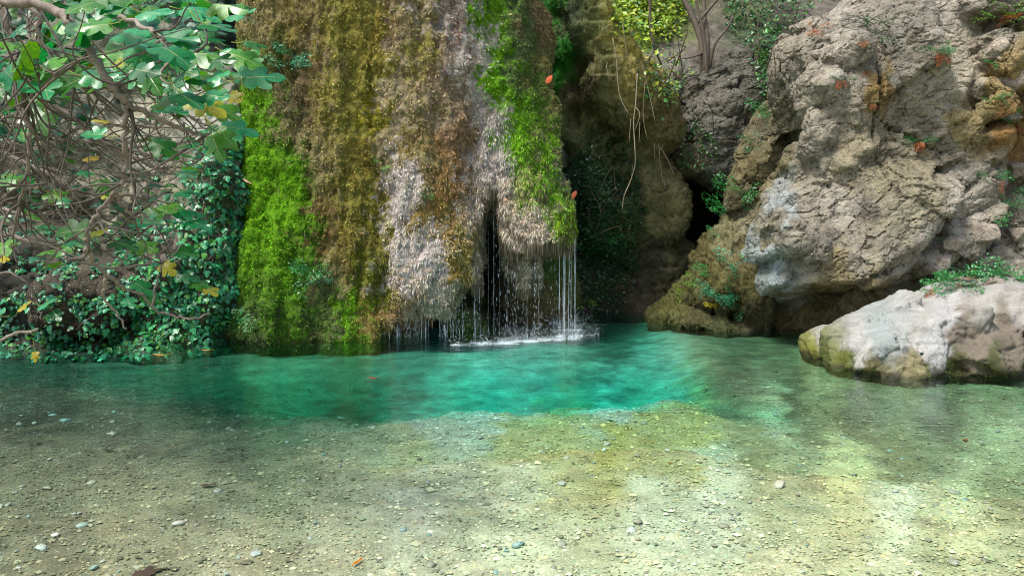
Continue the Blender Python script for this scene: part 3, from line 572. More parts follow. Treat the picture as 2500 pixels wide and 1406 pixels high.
def tube(pts, r0, r1, sides=6, wob=0):
    p = np.asarray(pts, float); n = len(p); t = np.gradient(p, axis=0); t /= np.linalg.norm(t, axis=1)[:, None] + 1e-9
    up = np.array([.3, .2, .93]); a = np.cross(t, up); a /= np.linalg.norm(a, axis=1)[:, None] + 1e-9; b = np.cross(t, a)
    r = np.linspace(r0, r1, n) * (1 + wob * RNG.normal(size=n)); ang = np.arange(sides) * 2 * math.pi / sides
    v = p[:, None] + r[:, None, None] * (np.cos(ang)[None, :, None] * a[:, None] + np.sin(ang)[None, :, None] * b[:, None])
    f = [(i * sides + k, i * sides + (k + 1) % sides, (i + 1) * sides + (k + 1) % sides, (i + 1) * sides + k) for i in range(n - 1) for k in range(sides)]
    v = np.concatenate([v.reshape(-1, 3), p[:1], p[-1:]]); m = n * sides
    f += [(k, m, (k + 1) % sides) for k in range(sides)][::-1]; f += [((n - 1) * sides + k, (n - 1) * sides + (k + 1) % sides, m + 1) for k in range(sides)]
    return v, f
class Bag:
    def __init__(s): s.v = []; s.f = []; s.c = []; s.n = 0
    def put(s, v, f, c):
        s.v.append(v); s.f += [tuple(i + s.n for i in q) for q in f]; s.c.append(np.broadcast_to(np.asarray(c), (len(v), 3))); s.n += len(v)
    def mesh(s, name, smooth=True): return mesh_data(name, np.concatenate(s.v), s.f, np.concatenate(s.c), smooth)
def frame(n, t):
    n = np.asarray(n, float); n = n / np.linalg.norm(n); t = np.asarray(t, float) - n * np.dot(t, n); t = t / (np.linalg.norm(t) + 1e-9)
    return np.stack([np.cross(t, n), t, n], 1)      # columns x, y(tip), z(normal)
def put(name, me, mat, parent, pos, n, t, size):
    o = add(name, me, mat, parent); m = Matrix.Identity(4); f = frame(n, t) * size
    base = np.array(parent.location) if parent is not None else 0
    for i in range(3):
        for j in range(3): m[i][j] = f[i, j]
        m[i][3] = (pos - base)[i]
    o.matrix_basis = m; return o
def rv3(s=1): return RNG.normal(size=3) * s

# ---- leaf shapes
FIG = [(0, 0, 0), (.15, -.12, .0), (.32, -.10, .03), (.44, .04, .08), (.42, .15, .15), (.29, .24, .22), (.40, .34, .3), (.50, .50, .38), (.46, .62, .45), (.33, .63, .5), (.17, .56, .55), (.22, .72, .7), (.20, .88, .85), (.10, 1.0, .96), (0, 1.07, 1.07)]
IVY = [(0, 0, 0), (.25, -.12, 0), (.48, .10, .1), (.50, .32, .25), (.28, .40, .4), (.30, .62, .6), (.14, .86, .8), (0, 1.0, 1.0)]
OVAL = [(0, 0, 0), (.14, .12, .1), (.24, .34, .32), (.25, .55, .55), (.16, .8, .8), (0, 1, 1)]
LANC = [(0, 0, 0), (.06, .12, .1), (.10, .34, .32), (.10, .6, .6), (.06, .85, .85), (0, 1, 1)]
PLANE = [(0, 0, 0), (.2, -.05, 0), (.55, -.1, .05), (.36, .12, .12), (.62, .34, .2), (.34, .34, .3), (.42, .58, .42), (.17, .5, .5), (.16, .75, .75), (0, 1.0, 1.0)]
def leaf_mesh(name, outl, droop=.3, fold=.25, wave=.05, cols=(0, .08, .55, 1), thick=0, vein=.75):
    v = []; c = []; f = []; per = 2 * len(cols) - 1
    xs = [-q for q in cols[:0:-1]] + list(cols)
    for x, y, t in outl:
        for q in xs:
            X = x * q; Y = t + (y - t) * abs(q)
            Z = -droop * Y * Y * .6 - fold * abs(X) * (1 - .5 * abs(X)) + wave * math.sin(9 * Y + 5 * X) * abs(q)
            v.append((X, Y, Z)); c.append((vein if q == 0 else 0,) * 3)
    for i in range(len(outl) - 1):
        for k in range(per - 1): f.append((i * per + k, i * per + k + 1, (i + 1) * per + k + 1, (i + 1) * per + k))
    return mesh_data(name, np.array(v), f, np.array(c))
FIGL = [leaf_mesh('fig_leaf', FIG, d, fo, w) for d, fo, w in ((.2, .15, .03), (.5, .3, .04), (-.15, .25, .05), (.35, .6, .03), (.7, .15, .05), (.1, -.25, .03))]
IVYL = [leaf_mesh('ivy_leaf', IVY, d, fo, .04, (0, .1, 1), 0, .35) for d, fo in ((.3, .2), (.6, .35), (.0, .15))]
M_FIG = leaf_mat('fig_leaf', [(0, (26, 100, 50)), (.25, (40, 136, 78)), (.45, (58, 156, 98)), (.58, (44, 122, 36)), (.8, (88, 150, 28)), (1, (28, 94, 38))], .34, .3, vein=True)
M_FIGY = leaf_mat('yellow_leaf', [(0, (176, 160, 20)), (.5, (150, 160, 30)), (1, (190, 150, 24))], .45, .3, vein=True)
M_IVY = leaf_mat('ivy_leaf', [(0, (34, 116, 58)), (.4, (48, 146, 84)), (.7, (60, 160, 104)), (1, (72, 148, 46))], .35, .15, vein=True)
M_DRY = leaf_mat('dry_leaf', [(0, (168, 84, 30)), (.5, (190, 104, 44)), (1, (146, 72, 34))], .6, .2)

# ---- fig tree reaching in from the left
fig = thing('fig_tree', 'fig tree with tangled grey branches and broad lobed leaves reaching in from the left', 'tree', (-6.6, 5.2, .2))
BARK = s2l((110, 100, 88)); BARKP = s2l((146, 134, 120))
def branch(name, pts, r0, r1, col, sides=7):
    v, f = tube(pts, r0, r1, sides, .05); c = np.broadcast_to(col, (len(v), 3)) * np.exp(RNG.normal() * .12)
    return add(name, mesh_data(name, rel(fig, v), f, c), M_BARK, fig)
trunk_top = np.array([-5.4, 5.0, 2.6])
branch('trunk', cr([(-6.6, 5.2, .1), (-6.5, 5.25, .9), (-6.0, 5.1, 1.8), trunk_top]), .2, .12, BARK, 10)
MAIN = [ # px,py,Y ...  ; radius px start,end
    ([(-160, 0, 3.9), (-20, 5, 3.7), (120, 20, 3.6), (185, 70, 3.55), (245, 165, 3.5), (285, 225, 3.5), (330, 265, 3.55), (410, 300, 3.6), (470, 322, 3.65), (512, 328, 3.7)], 15, 4),
    ([(-60, -90, 4.2), (10, 30, 4.1), (35, 130, 4.1), (55, 190, 4.1), (60, 260, 4.2)], 14, 8),
    ([(-40, -60, 3.9), (80, 15, 3.8), (92, 90, 3.8), (130, 130, 3.85), (190, 190, 3.9), (260, 250, 4.1)], 8, 4),
    ([(312, 255, 3.52), (306, 330, 3.55), (305, 405, 3.6), (285, 470, 3.6), (237, 520, 3.65), (212, 570, 3.65), (214, 618, 3.7), (182, 634, 3.7), (156, 632, 3.7)], 9, 5),
    ([(282, 472, 3.6), (305, 510, 3.65), (335, 527, 3.7), (362, 528, 3.7)], 6, 4),
    ([(213, 600, 3.68), (225, 635, 3.8), (262, 672, 4.2), (300, 700, 4.6), (350, 722, 5), (372, 750, 5.2), (420, 772, 5.3), (470, 776, 5.3), (512, 764, 5.4)], 7, 4),
    ([(262, 672, 4.2), (250, 722, 4.5), (285, 768, 4.7), (308, 802, 4.8)], 5, 2.5),
    ([(372, 750, 5.2), (385, 690, 5.2), (402, 640, 5.2), (450, 595, 5.3)], 4, 2),
    ([(200, 20, 3.8), (290, 40, 3.7), (370, 75, 3.6), (420, 130, 3.55), (470, 155, 3.55), (530, 178, 3.6), (588, 203, 3.6)], 9, 4),
    ([(-90, 240, 5.4), (90, 330, 5.4), (250, 352, 5.5), (400, 418, 5.6), (470, 438, 5.7)], 8, 3),
    ([(-90, 470, 5.4), (40, 520, 5.4), (140, 525, 5.5), (260, 555, 5.7), (390, 575, 5.8)], 9, 3),
    ([(-90, 330, 5.8), (110, 420, 5.8), (210, 480, 5.9), (330, 480, 6), (430, 500, 6.1)], 9, 3),
    ([(-90, 130, 4.8), (60, 200, 4.8), (180, 290, 4.9), (300, 392, 5), (350, 460, 5.1)], 9, 3),
    ([(-90, 540, 6), (60, 585, 6), (150, 622, 6.1), (270, 655, 6.2), (380, 640, 6.4)], 8, 3),
    ([(-90, 800, 5), (50, 812, 5), (92, 803, 5)], 6, 4),
    ([(-90, 60, 5.4), (120, 130, 5.4), (300, 200, 5.6), (420, 250, 5.8), (520, 330, 6)], 9, 3),
    ([(-90, 640, 5.6), (40, 670, 5.6), (90, 730, 5.7), (100, 780, 5.7)], 5, 2),
    ([(60, 260, 4.2), (75, 360, 4.3), (60, 450, 4.4), (40, 540, 4.6), (20, 640, 4.8)], 8, 4)]
SEGS = []; nodes = []
for pts, ra, rb in MAIN:
    w = np.array([P(*q) for q in pts]); k = .8 * pts[0][2] / FPX
    if pts[0][0] < 0: w = np.vstack([trunk_top + rv3(.05), (trunk_top + w[0]) / 2 + [0, 0, .15], w]); ra2 = ra * 1.3
    else: ra2 = ra
    c = cr(w, 7); c[:-1] += RNG.normal(size=(len(c) - 1, 3)) * .006
    branch('branch', c, ra2 * k, rb * k, BARKP if rb < 6 else BARK); SEGS.append((c, ra * k, rb * k, pts[0][2])); 
tw_ok = []
def grow(parent, t0, ln, r, depth):
    c = parent[0]; i = int(t0 * (len(c) - 2)); p = c[i].copy(); tg = c[i + 1] - c[i]; tg /= np.linalg.norm(tg) + 1e-9
    d = tg * .8 + rv3(.55) + np.array([.25, 0, -.1]); d /= np.linalg.norm(d); out = [p.copy()]; n = 7
    for s in range(n):
        d = d + rv3(.22) + np.array([.04, 0, (-.12 if s < 3 else .22)]); d /= np.linalg.norm(d); p = p + d * ln / n; out.append(p.copy())
    return np.array(out)
tries = 0; ntw = 0
while ntw < 290 and tries < 6000:
    tries += 1
    par = SEGS[RNG.integers(len(SEGS))] if RNG.random() < .75 or not tw_ok else tw_ok[RNG.integers(len(tw_ok))]
    r = min(.0085, par[1] * .6) * (.6 + .5 * RNG.random()); pts = grow(par, .3 + .7 * RNG.random(), .35 + .55 * RNG.random(), r, 0)
    x, y = proj(pts)
    if x.max() > 560 or y.max() > 650 or (x.max() > 440 and y.max() > 430) or x.max() < 0 or y.max() < 0 or pts[:, 1].max() > 7.6: continue
    c = cr(pts, 4); branch('twig', c, max(r, .005), .0016, BARK * (.6 + .6 * RNG.random()), 5); tw_ok.append((c, r, .002, pts[0, 1])); ntw += 1
leaf_n = [0]
def fig_leaf(pos, size, tip=None, n=None, yellow=False):
    if n is None: n = np.array([-.1, -.45, .85]) + rv3(.38)
    if tip is None: tip = np.array([.7, -.25, -.35]) + rv3(.5)
    put('leaf', FIGL[RNG.integers(len(FIGL))] if not yellow else FIGLY[RNG.integers(len(FIGLY))], None, fig, pos, n, tip, size); leaf_n[0] += 1
for m in FIGL: m.materials.append(M_FIG)
FIGLY = []
for m in FIGL[:3]:
    q = m.copy(); q.materials.clear(); q.materials.append(M_FIGY); FIGLY.append(q)
# leaves picked out one by one in the photograph: px, py (base), size px, tip angle deg (0 = right, 90 = up), facing (camera share), yellow
HAND = [(205, 190, 118, 200, .9, 0), (110, 275, 105, 250, 1.0, 0), (205, 185, 95, -15, .7, 0), (180, 90, 120, 45, .9, 0), (265, 60, 95, 190, .5, 0), (300, 80, 120, -35, .5, 0), (330, 110, 130, -30, .45, 0), (400, 90, 110, -20, .5, 0), (430, 100, 90, 30, .4, 0), (460, 130, 110, -15, .5, 0),
        (500, 60, 100, -25, .5, 0), (560, 130, 105, -10, .8, 0), (590, 195, 60, 100, 1, 0), (600, 160, 75, 70, .9, 0), (600, 190, 110, 0, .35, 0), (540, 190, 95, 160, .7, 0), (470, 170, 100, -60, .5, 0), (420, 190, 95, -20, .6, 0), (420, 200, 70, -60, .7, 1), (470, 240, 110, -30, .5, 1), (520, 260, 100, -35, .5, 0), (545, 310, 95, 5, .7, 0),
        (520, 335, 80, -60, .8, 0), (530, 320, 70, -40, .7, 0), (440, 230, 100, -40, .5, 0), (400, 270, 90, -20, .5, 0), (370, 345, 90, 0, .4, 0), (250, 330, 70, 160, .5, 0), (500, 230, 90, -30, .6, 0), (560, 230, 60, -40, .7, 1), (330, 170, 90, -10, .5, 0), (360, 180, 90, -50, .6, 0), (300, 130, 90, 180, .6, 0), (350, 30, 100, -10, .6, 0),
        (450, 20, 100, 0, .6, 0), (520, 10, 110, -20, .6, 0), (560, 40, 80, 10, .6, 0), (600, 100, 60, 20, .5, 0), (250, 10, 100, 0, .5, 0), (150, 60, 80, 220, .6, 0), (380, 510, 90, -20, .5, 0), (330, 545, 90, -25, .5, 0), (210, 560, 90, 190, .5, 0), (190, 590, 70, 210, .5, 0), (215, 570, 80, -10, .5, 1), (280, 590, 80, -20, .5, 0), (330, 590, 80, -35, .5, 0),
        (260, 470, 60, -30, .5, 1), (240, 440, 70, -45, .5, 0), (395, 645, 55, -40, .9, 1), (430, 615, 70, 10, .4, 0), (440, 670, 60, -20, .4, 0), (470, 690, 60, -10, .4, 0), (500, 700, 55, -40, .4, 1), (330, 690, 60, -20, .4, 0), (350, 720, 55, 0, .4, 0), (310, 730, 50, -60, .5, 0), (430, 470, 70, -10, .4, 0), (430, 510, 80, -15, .4, 0), (460, 540, 70, 0, .4, 0), (440, 420, 60, -20, .5, 0),
        (100, 745, 55, -10, .6, 0), (130, 760, 45, -50, .5, 0), (45, 755, 40, 60, .6, 1), (0, 770, 70, 160, .6, 0), (85, 860, 30, -80, .8, 1), (10, 430, 90, 200, .6, 0), (40, 440, 80, 180, .6, 0), (120, 470, 70, -10, .6, 0), (20, 600, 80, 200, .6, 0), (150, 490, 40, -40, .7, 1)]
for px, py, sz, ang, face, yel in HAND:
    Y = 3.5 + .25 * RNG.normal() if py < 420 and px > 150 else 4.2 + .8 * RNG.random()
    if py > 600 or (px > 370 and py > 400): Y = 5.4
    pos = P(px, py, max(Y, 3.1)); a = R(ang + RNG.normal() * 8); tip = np.array([math.cos(a), -.2 * (1 - face) + RNG.normal() * .2, math.sin(a)])
    n = np.array([0, -face, .95 - .45 * face]) + rv3(.12); fig_leaf(pos, .80 * sz * Y / FPX, tip, n, bool(yel) and RNG.random() < .6)
    st = tip / np.linalg.norm(tip); v, f = tube(cr([pos - st * .07 + [0, 0, .015], pos - st * .03, pos], 3), .0022, .0016, 4)
    add('leaf_stalk', mesh_data('leaf_stalk', rel(fig, v), f, np.broadcast_to(s2l((150, 160, 70)), (len(v), 3))), M_BARK, fig)
ends = [(c[0][-1], c[3]) for c in tw_ok] + [(c[0][int(len(c[0]) * t)], c[3]) for c in tw_ok for t in (.75, .9)]
RNG.shuffle(ends)
for p, Y in ends:
    if leaf_n[0] >= 285: break
    x, y = proj(p[None]); x, y = x[0], y[0]
    prob = .95 if y < 240 else (.3 if x < 130 else .16)
    if RNG.random() > prob or x > 560: continue
    fig_leaf(np.array(p) + rv3(.02), (.07 + .07 * RNG.random()) * (1 if y < 300 else .75), None, None if y < 300 else np.array([0, -.22, .95]) + rv3(.25), RNG.random() < .04)
    if y < 200 and leaf_n[0] < 285: fig_leaf(np.array(p) + rv3(.08), .10 + .08 * RNG.random())
# the rest of the crown's leaves further in
n_ex = 700; bag = Bag()
for k in range(n_ex):
    x = RNG.uniform(-60, 600); y = RNG.uniform(-60, 340) if k < 400 else RNG.uniform(280, 640)
    if k < 400 and (x > 330 + (300 - y) * 1.0 or (x > 200 and y > 210)): continue
    if k >= 400 and x > 470 - max(0, y - 420): continue
    Y = RNG.uniform(4.4, 6.8) if k < 400 else RNG.uniform(5.4, 7.4); pos = P(x, y, Y); m = FIGL[RNG.integers(len(FIGL))]
    vv = np.empty(len(m.vertices) * 3, np.float32); m.vertices.foreach_get('co', vv); vv = vv.reshape(-1, 3)
    F = frame(np.array([-.1, -.4, .85]) + rv3(.4), np.array([.7, -.2, -.3]) + rv3(.6)) * RNG.uniform(.08, .16) if k < 400 else frame(np.array([0, -.2, .95]) + rv3(.3), np.array([.6, -.2, -.2]) + rv3(.6)) * RNG.uniform(.05, .11)
    g = s2l([(32, 94, 62), (40, 110, 74), (48, 110, 44), (64, 118, 34), (30, 80, 44)][RNG.integers(5)])
    bag.put(vv @ F.T + pos - np.array(fig.location), [tuple(q.vertices) for q in m.polygons], g)
tag(add('foliage', bag.mesh('fig_foliage'), M_VLEAF, fig), 'leaves deep in the crown', kind='stuff')

# ---- ivy over the left bank
ivy = thing('ivy', 'dark green ivy creeping over the left bank beside the bright moss', 'ivy', tuple(P(520, 850, 9.2)))
for m in IVYL: m.materials.append(M_IVY)
def in_ivy(x, y, d_, e_):
    a = 432 + .15 * max(0, 560 - y) < x < 640 and 330 < y < 780 and x > 440 + (y < 430) * (430 - y) * .6
    b = 250 < x < 585 and 660 < y < 872 and (x > 560 - (y - 560) * 1.0)
    c = x <= 300 and 790 < y < 878
    d = x < 460 and 560 < y < 800 and d_ > .02
    e = 330 < x < 470 and 420 < y < 700 and e_ > .12
    return a or b or c or d or e
got = []; ns_ = 9000; sx, sy_ = RNG.uniform(-10, 640, ns_), RNG.uniform(330, 880, ns_); zz = np.zeros(ns_)
den = .5 + .8 * perlin(np.stack([sx / 60, sy_ / 60, zz], 1)); pd = perlin(np.stack([sx / 45, sy_ / 45, zz + 3.3], 1)); pe = perlin(np.stack([sx / 40, sy_ / 40, zz + 7.7], 1)); ok_ = RNG.random(ns_) < den + .12
for x, y, d_, e_ in zip(sx[ok_], sy_[ok_], pd[ok_], pe[ok_]):
    if not in_ivy(x, y, d_, e_): continue
    h = hit(x, y)
    if h is None or h[2].name.split('.')[0] not in ('bank', 'stone'): continue
    got.append((h, RNG.uniform(.035, .09) * (1 if x > 250 else .8)))
got.sort(key=lambda q: -q[1] / q[0][0][1])
bag = Bag(); print('ivy', len(got))
for k, ((loc, nor, ob), sz) in enumerate(got[:2600]):
    n = nor * .7 + np.array([0, -.3, .55]) + rv3(.3); t = np.array([0, -.2, -1]) + rv3(.5); pos = loc + nor * RNG.uniform(.015, .06)
    if k < 300: put('leaf', IVYL[k % 3], None, ivy, pos, n, t, sz)
    else:
        m = IVYL[k % 3]; vv = np.empty(len(m.vertices) * 3, np.float32); m.vertices.foreach_get('co', vv)
        g = s2l([(32, 100, 56), (42, 126, 76), (50, 138, 90), (64, 128, 42), (34, 112, 80)][RNG.integers(5)]) * (.7 + .6 * RNG.random())
        bag.put(vv.reshape(-1, 3) @ (frame(n, t) * sz).T + pos - np.array(ivy.location), [tuple(q.vertices) for q in m.polygons], g)
tag(add('foliage', bag.mesh('ivy_foliage'), M_VLEAF, ivy), 'smaller ivy leaves', kind='stuff')
for k in range(26):                                        # bare runners of the creeper
    x, y = RNG.uniform(430, 600), RNG.uniform(340, 700); pts = []
    for j in range(6):
        h = hit(x, y)
        if h is None or h[2].name != 'bank': break
        pts.append(h[0] + h[1] * .03); x += RNG.normal() * 14; y += RNG.uniform(12, 34)
    if len(pts) > 2:
        v, f = tube(cr(pts, 4), .006, .004, 5); add('stem', mesh_data('ivy_stem', rel(ivy, v), f, np.broadcast_to(s2l((112, 96, 84)), (len(v), 3))), M_BARK, ivy)

# ---- ferns, tufts and seedlings
def frond_mesh(name, ln, leaflets, wid, droop, col, rng, fine=False):
    b = Bag(); pts = np.array([(0, t * ln, -droop * ln * t * t + .35 * ln * t) for t in np.linspace(0, 1, 6)])
    v, f = tube(pts, ln * .010, ln * .005, 3); b.put(v, f, s2l((70, 66, 36)))
    for k in range(leaflets):
        t = .2 + .8 * k / leaflets; i = t * 5; j = int(min(i, 4)); a = pts[j] + (i - j) * (pts[j + 1] - pts[j])
        for s in (-1, 1):
            w = wid * ln * (1.25 - .8 * t) * (.7 + .6 * rng.random()); dx = np.array([s * 1.0, .45 + .4 * rng.random(), .2 * rng.normal() - .1]); dx /= np.linalg.norm(dx)
            if fine:
                q = np.array([-dx[1] * s, dx[0] * s, 0]) * w * .1; b.put(np.array([a, a + dx * w * .5 - q, a + dx * w, a + dx * w * .5 + q]), [(0, 1, 2, 3)], s2l(col) * (.7 + .7 * rng.random())); continue
            for m in range(4):                       # rounded pinnules along each pinna
                e = a + dx * w * (.22 + .26 * m); ls = ln * .062 * (.7 + .6 * rng.random()); h = rng.normal() * .5 + (m % 2 - .5) * 1.6
                d = np.array([dx[0] * math.cos(h) - dx[1] * math.sin(h), dx[0] * math.sin(h) + dx[1] * math.cos(h), .3 * rng.normal()]); n = np.array([-d[1], d[0], 0.25 * rng.normal()])
                b.put(np.array([e, e + d * ls * .6 - n * ls * .5, e + d * ls * 1.15 - n * ls * .2, e + d * ls * 1.15 + n * ls * .25, e + d * ls * .6 + n * ls * .5]), [(0, 1, 2, 3, 4)], s2l(col) * (.6 + .8 * rng.random()))
    return b.mesh(name, False)
def plant(px, py, size, nf, label, col=(46, 120, 58), dry=0, name='fern', cat='fern', fine=False, up=.6, spread=1.0, dark=1.0, group=None, leaflets=7, wid=.34):
    h = hit(px, py)
    if h is None: return None
    loc, nor, ob = h; s = 1.2 * size * loc[1] / FPX; rng = np.random.default_rng(int(px * 7 + py))
    o = thing(name, label, cat, tuple(loc), group)
    ms = [frond_mesh('frond', 1, leaflets, wid, d, col, rng, fine) for d in (.35, .7, .15)]
    for k in range(nf):
        a = 2 * math.pi * (k + rng.random() * .6) / nf; t = np.array([math.cos(a) * spread, -.55 + .3 * math.sin(a), up * (.5 + .5 * rng.random()) + .45 * math.sin(a)]) + nor * .25
        n = np.array([-.3 * math.cos(a), -.5, .8]) + rng.normal(size=3) * .2
        put('frond', ms[k % 3], M_VLEAF, o, loc - nor * .01 + rng.normal(size=3) * s * .12, n, t, s * rng.uniform(.5, .85))
    if dry:
        md = frond_mesh('dry_frond', 1, 6, .2, .5, (176, 106, 62), rng)
        for k in range(dry):
            t = np.array([rng.normal() * .35, -.3, -1]); put('dry_frond', md, M_VLEAF, o, loc + nor * .01 + np.array([rng.normal() * s * .15, 0, -s * .1]), nor + rng.normal(size=3) * .3, t, s * rng.uniform(.4, .75))
    return o
GR, GT, GY, GDK = (44, 124, 52), (36, 128, 84), (120, 150, 30), (34, 92, 40)
for a in [
    (1812, 462, 60, 9, 'bright green fern on the crest of the mossy mound by the hollow', GR), (1765, 503, 70, 9, 'feathery fern leaning left over the dark hollow', GR), (1842, 505, 46, 6, 'fern drooping right beside the pale round stone', GT),
    (1748, 565, 40, 4, 'lone pale frond sticking out on the mound below the feathery fern', (70, 150, 84)), (1730, 655, 46, 7, 'fern on the left flank of the mossy mound', GR), (1798, 640, 56, 6, 'long flat fern beside the nose of the outcrop', GT),
    (1700, 690, 40, 7, 'small fern at the left edge of the mound', (84, 140, 40)), (1668, 708, 34, 6, 'yellow green seedling clump lowest on the left of the mound', GY), (1750, 716, 60, 9, 'wide fern on the middle of the mound', GT), (1798, 712, 40, 6, 'short fern right of the wide one on the mound', GT),
    (1806, 756, 46, 6, 'low fern just above the water at the foot of the mound', GT), (1738, 742, 26, 5, 'small yellow plant near the foot of the mound', (190, 176, 20)), (1872, 282, 64, 8, 'fern on the ledge at the left edge of the outcrop', GR), (1845, 350, 50, 8, 'dark bushy fern under the ledge left of the outcrop', GDK),
    (702, 138, 66, 10, 'maidenhair fern clump high on the left of the tufa', GT), (622, 48, 30, 6, 'tiny fern at the top left edge of the tufa', GT), (745, 145, 30, 5, 'small fern sprig right of the maidenhair clump', GT), (762, 662, 66, 10, 'bright fern at the right edge of the bright moss', GR), (938, 400, 36, 6, 'pale green seedling beside the white streak of the tufa', (110, 160, 60)),
    (1046, 476, 24, 9, 'small green rosette on the brown moss of the tufa', (40, 130, 50)), (620, 770, 50, 8, 'pale fern low on the moss foot near the water', (80, 140, 80)), (800, 690, 46, 7, 'bluish fern in the groove at the foot of the tufa', (44, 110, 84)), (560, 775, 60, 9, 'bushy green fern at the base of the ivy', GR),
    (330, 850, 60, 9, 'leafy green plant overhanging the left waterline', GR), (430, 840, 50, 8, 'second leafy plant at the waterline below the ivy', GR), (1375, 640, 40, 7, 'green weed hanging behind the falling water', (40, 120, 30)), (1430, 745, 34, 7, 'yellow green weed at the back waterline right of the falls', (110, 150, 30)), (1440, 610, 40, 6, 'green leaves lit in the dark recess', GR), (1490, 575, 40, 6, 'small green clump in the dark recess', GR)]:
    plant(*a)
for a in [
    (2052, 192, 30, 7, 'small tuft with dry orange base on the left face of the outcrop', GDK, 6), (2110, 98, 26, 4, 'orange dry fern at the top of the long crack', GDK, 7), (2118, 168, 22, 2, 'orange dry fern halfway down the long crack', GDK, 8), (2130, 250, 22, 3, 'faded dry tuft at the bottom of the long crack', (110, 120, 60), 6),
    (2295, 122, 44, 12, 'green tuft with orange dry base under the top slab', (52, 110, 44), 8), (2237, 345, 46, 10, 'green fern with orange dry base on the middle of the outcrop', GR, 9), (2440, 290, 56, 12, 'tall fern with long dry orange skirt at the right edge', GR, 12), (2432, 240, 40, 8, 'small fern above the one with the dry skirt', GR, 0), (2476, 356, 40, 8, 'dark fern at the right edge below the dry skirt', GDK, 0),
    (2420, 430, 46, 8, 'green fern in a rubble gap at the right', GR, 2), (2452, 482, 56, 9, 'wide fern on the rubble at the right edge', GR, 0), (2438, 540, 40, 8, 'fern just above the angular stones', GR, 0), (2288, 605, 50, 8, 'fern in the corner between outcrop and rubble', GR, 3), (2345, 678, 80, 14, 'spreading green plants behind the pale boulder', GR, 3), (2290, 700, 60, 10, 'low green plants with dry stalks left behind the pale boulder', GR, 4), (2400, 668, 60, 10, 'green clump above the top of the pale boulder', GR, 0), (2475, 682, 60, 10, 'green clump at the right edge above the pale boulder', GR, 0),
    (2330, 690, 34, 9, 'silvery thin leaved tuft behind the pale boulder', (140, 160, 140), 0), (2440, 30, 60, 10, 'grass and weeds in the top right corner', (80, 130, 40), 4), (2480, 80, 50, 9, 'yellowing weeds at the right edge near the top', (130, 140, 50), 5), (2420, 150, 34, 6, 'weeds beside the bright face at the top right', GR, 2), (2000, 70, 40, 6, 'orange leaved sprig on the rim of the outcrop', (160, 90, 30), 3)]:
    plant(*a)
gt = plant(2128, 70, 95, 26, 'long green grass tuft on the top of the outcrop', (70, 130, 70), 0, 'grass_tuft', 'grass', True, 1.1, .7, leaflets=5, wid=.12)

# ---- leafy growth on the slope behind
def scrub(name, label, area, n, cols, size, lift=.15):
    (x0, x1, y0, y1) = area; h = hit((x0 + x1) / 2, (y0 + y1) / 2); o = thing(name, label, 'shrub', tuple(h[0])); b = Bag()
    for k in range(n):
        x, y = RNG.uniform(x0, x1), RNG.uniform(y0, y1)
        if ((x - (x0 + x1) / 2) / (x1 - x0) * 2) ** 2 + ((y - (y0 + y1) / 2) / (y1 - y0) * 2) ** 2 > .7 + .5 * RNG.random(): continue
        h = hit(x, y)
        if h is None or h[0][1] < 11.3: continue
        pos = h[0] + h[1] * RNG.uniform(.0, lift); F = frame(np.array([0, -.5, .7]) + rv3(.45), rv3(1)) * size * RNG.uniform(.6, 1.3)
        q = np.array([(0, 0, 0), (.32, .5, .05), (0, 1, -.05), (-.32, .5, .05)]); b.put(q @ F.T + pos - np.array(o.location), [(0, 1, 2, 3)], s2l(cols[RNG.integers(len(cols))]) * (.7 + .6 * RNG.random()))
    tag(add('foliage', b.mesh(name + '_foliage', False), M_VLEAF, o), kind='stuff')
    for k in range(7):
        p = np.array(o.location) + rv3(.25) * [1, .3, .6]; v, f = tube(cr([p, p + rv3(.12) + [0, -.1, .15], p + rv3(.25) + [0, -.15, .3]], 4), .012, .004, 5)
        add('stem', mesh_data('stem', rel(o, v), f, np.broadcast_to(s2l((92, 80, 62)), (len(v), 3))), M_BARK, o)
YG = [(150, 176, 40), (128, 160, 44), (170, 184, 50), (100, 140, 44)]; DGR = [(52, 108, 44), (66, 128, 54), (40, 90, 40), (86, 120, 50)]
scrub('shrub', 'yellow green shrub on the slope at the top centre', (1470, 1680, -60, 120), 2600, YG, .085, .35)
scrub('shrub', 'sparse pale green growth below the yellow green shrub', (1560, 1680, 120, 260), 420, YG + DGR, .07, .2)
scrub('shrub', 'low green creeper on the slope left of the outcrop rim', (1840, 2000, 80, 260), 1900, DGR, .075, .2)
scrub('shrub', 'darker green creeper at the top right of centre', (1760, 1990, -60, 130), 1500, DGR, .075, .25)
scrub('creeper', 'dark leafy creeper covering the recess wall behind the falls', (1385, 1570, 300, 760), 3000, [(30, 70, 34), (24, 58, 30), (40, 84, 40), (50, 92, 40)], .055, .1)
scrub('creeper', 'thin green growth under the grey slab at the mouth of the hollow', (1640, 1760, 300, 420), 300, DGR, .05, .1)
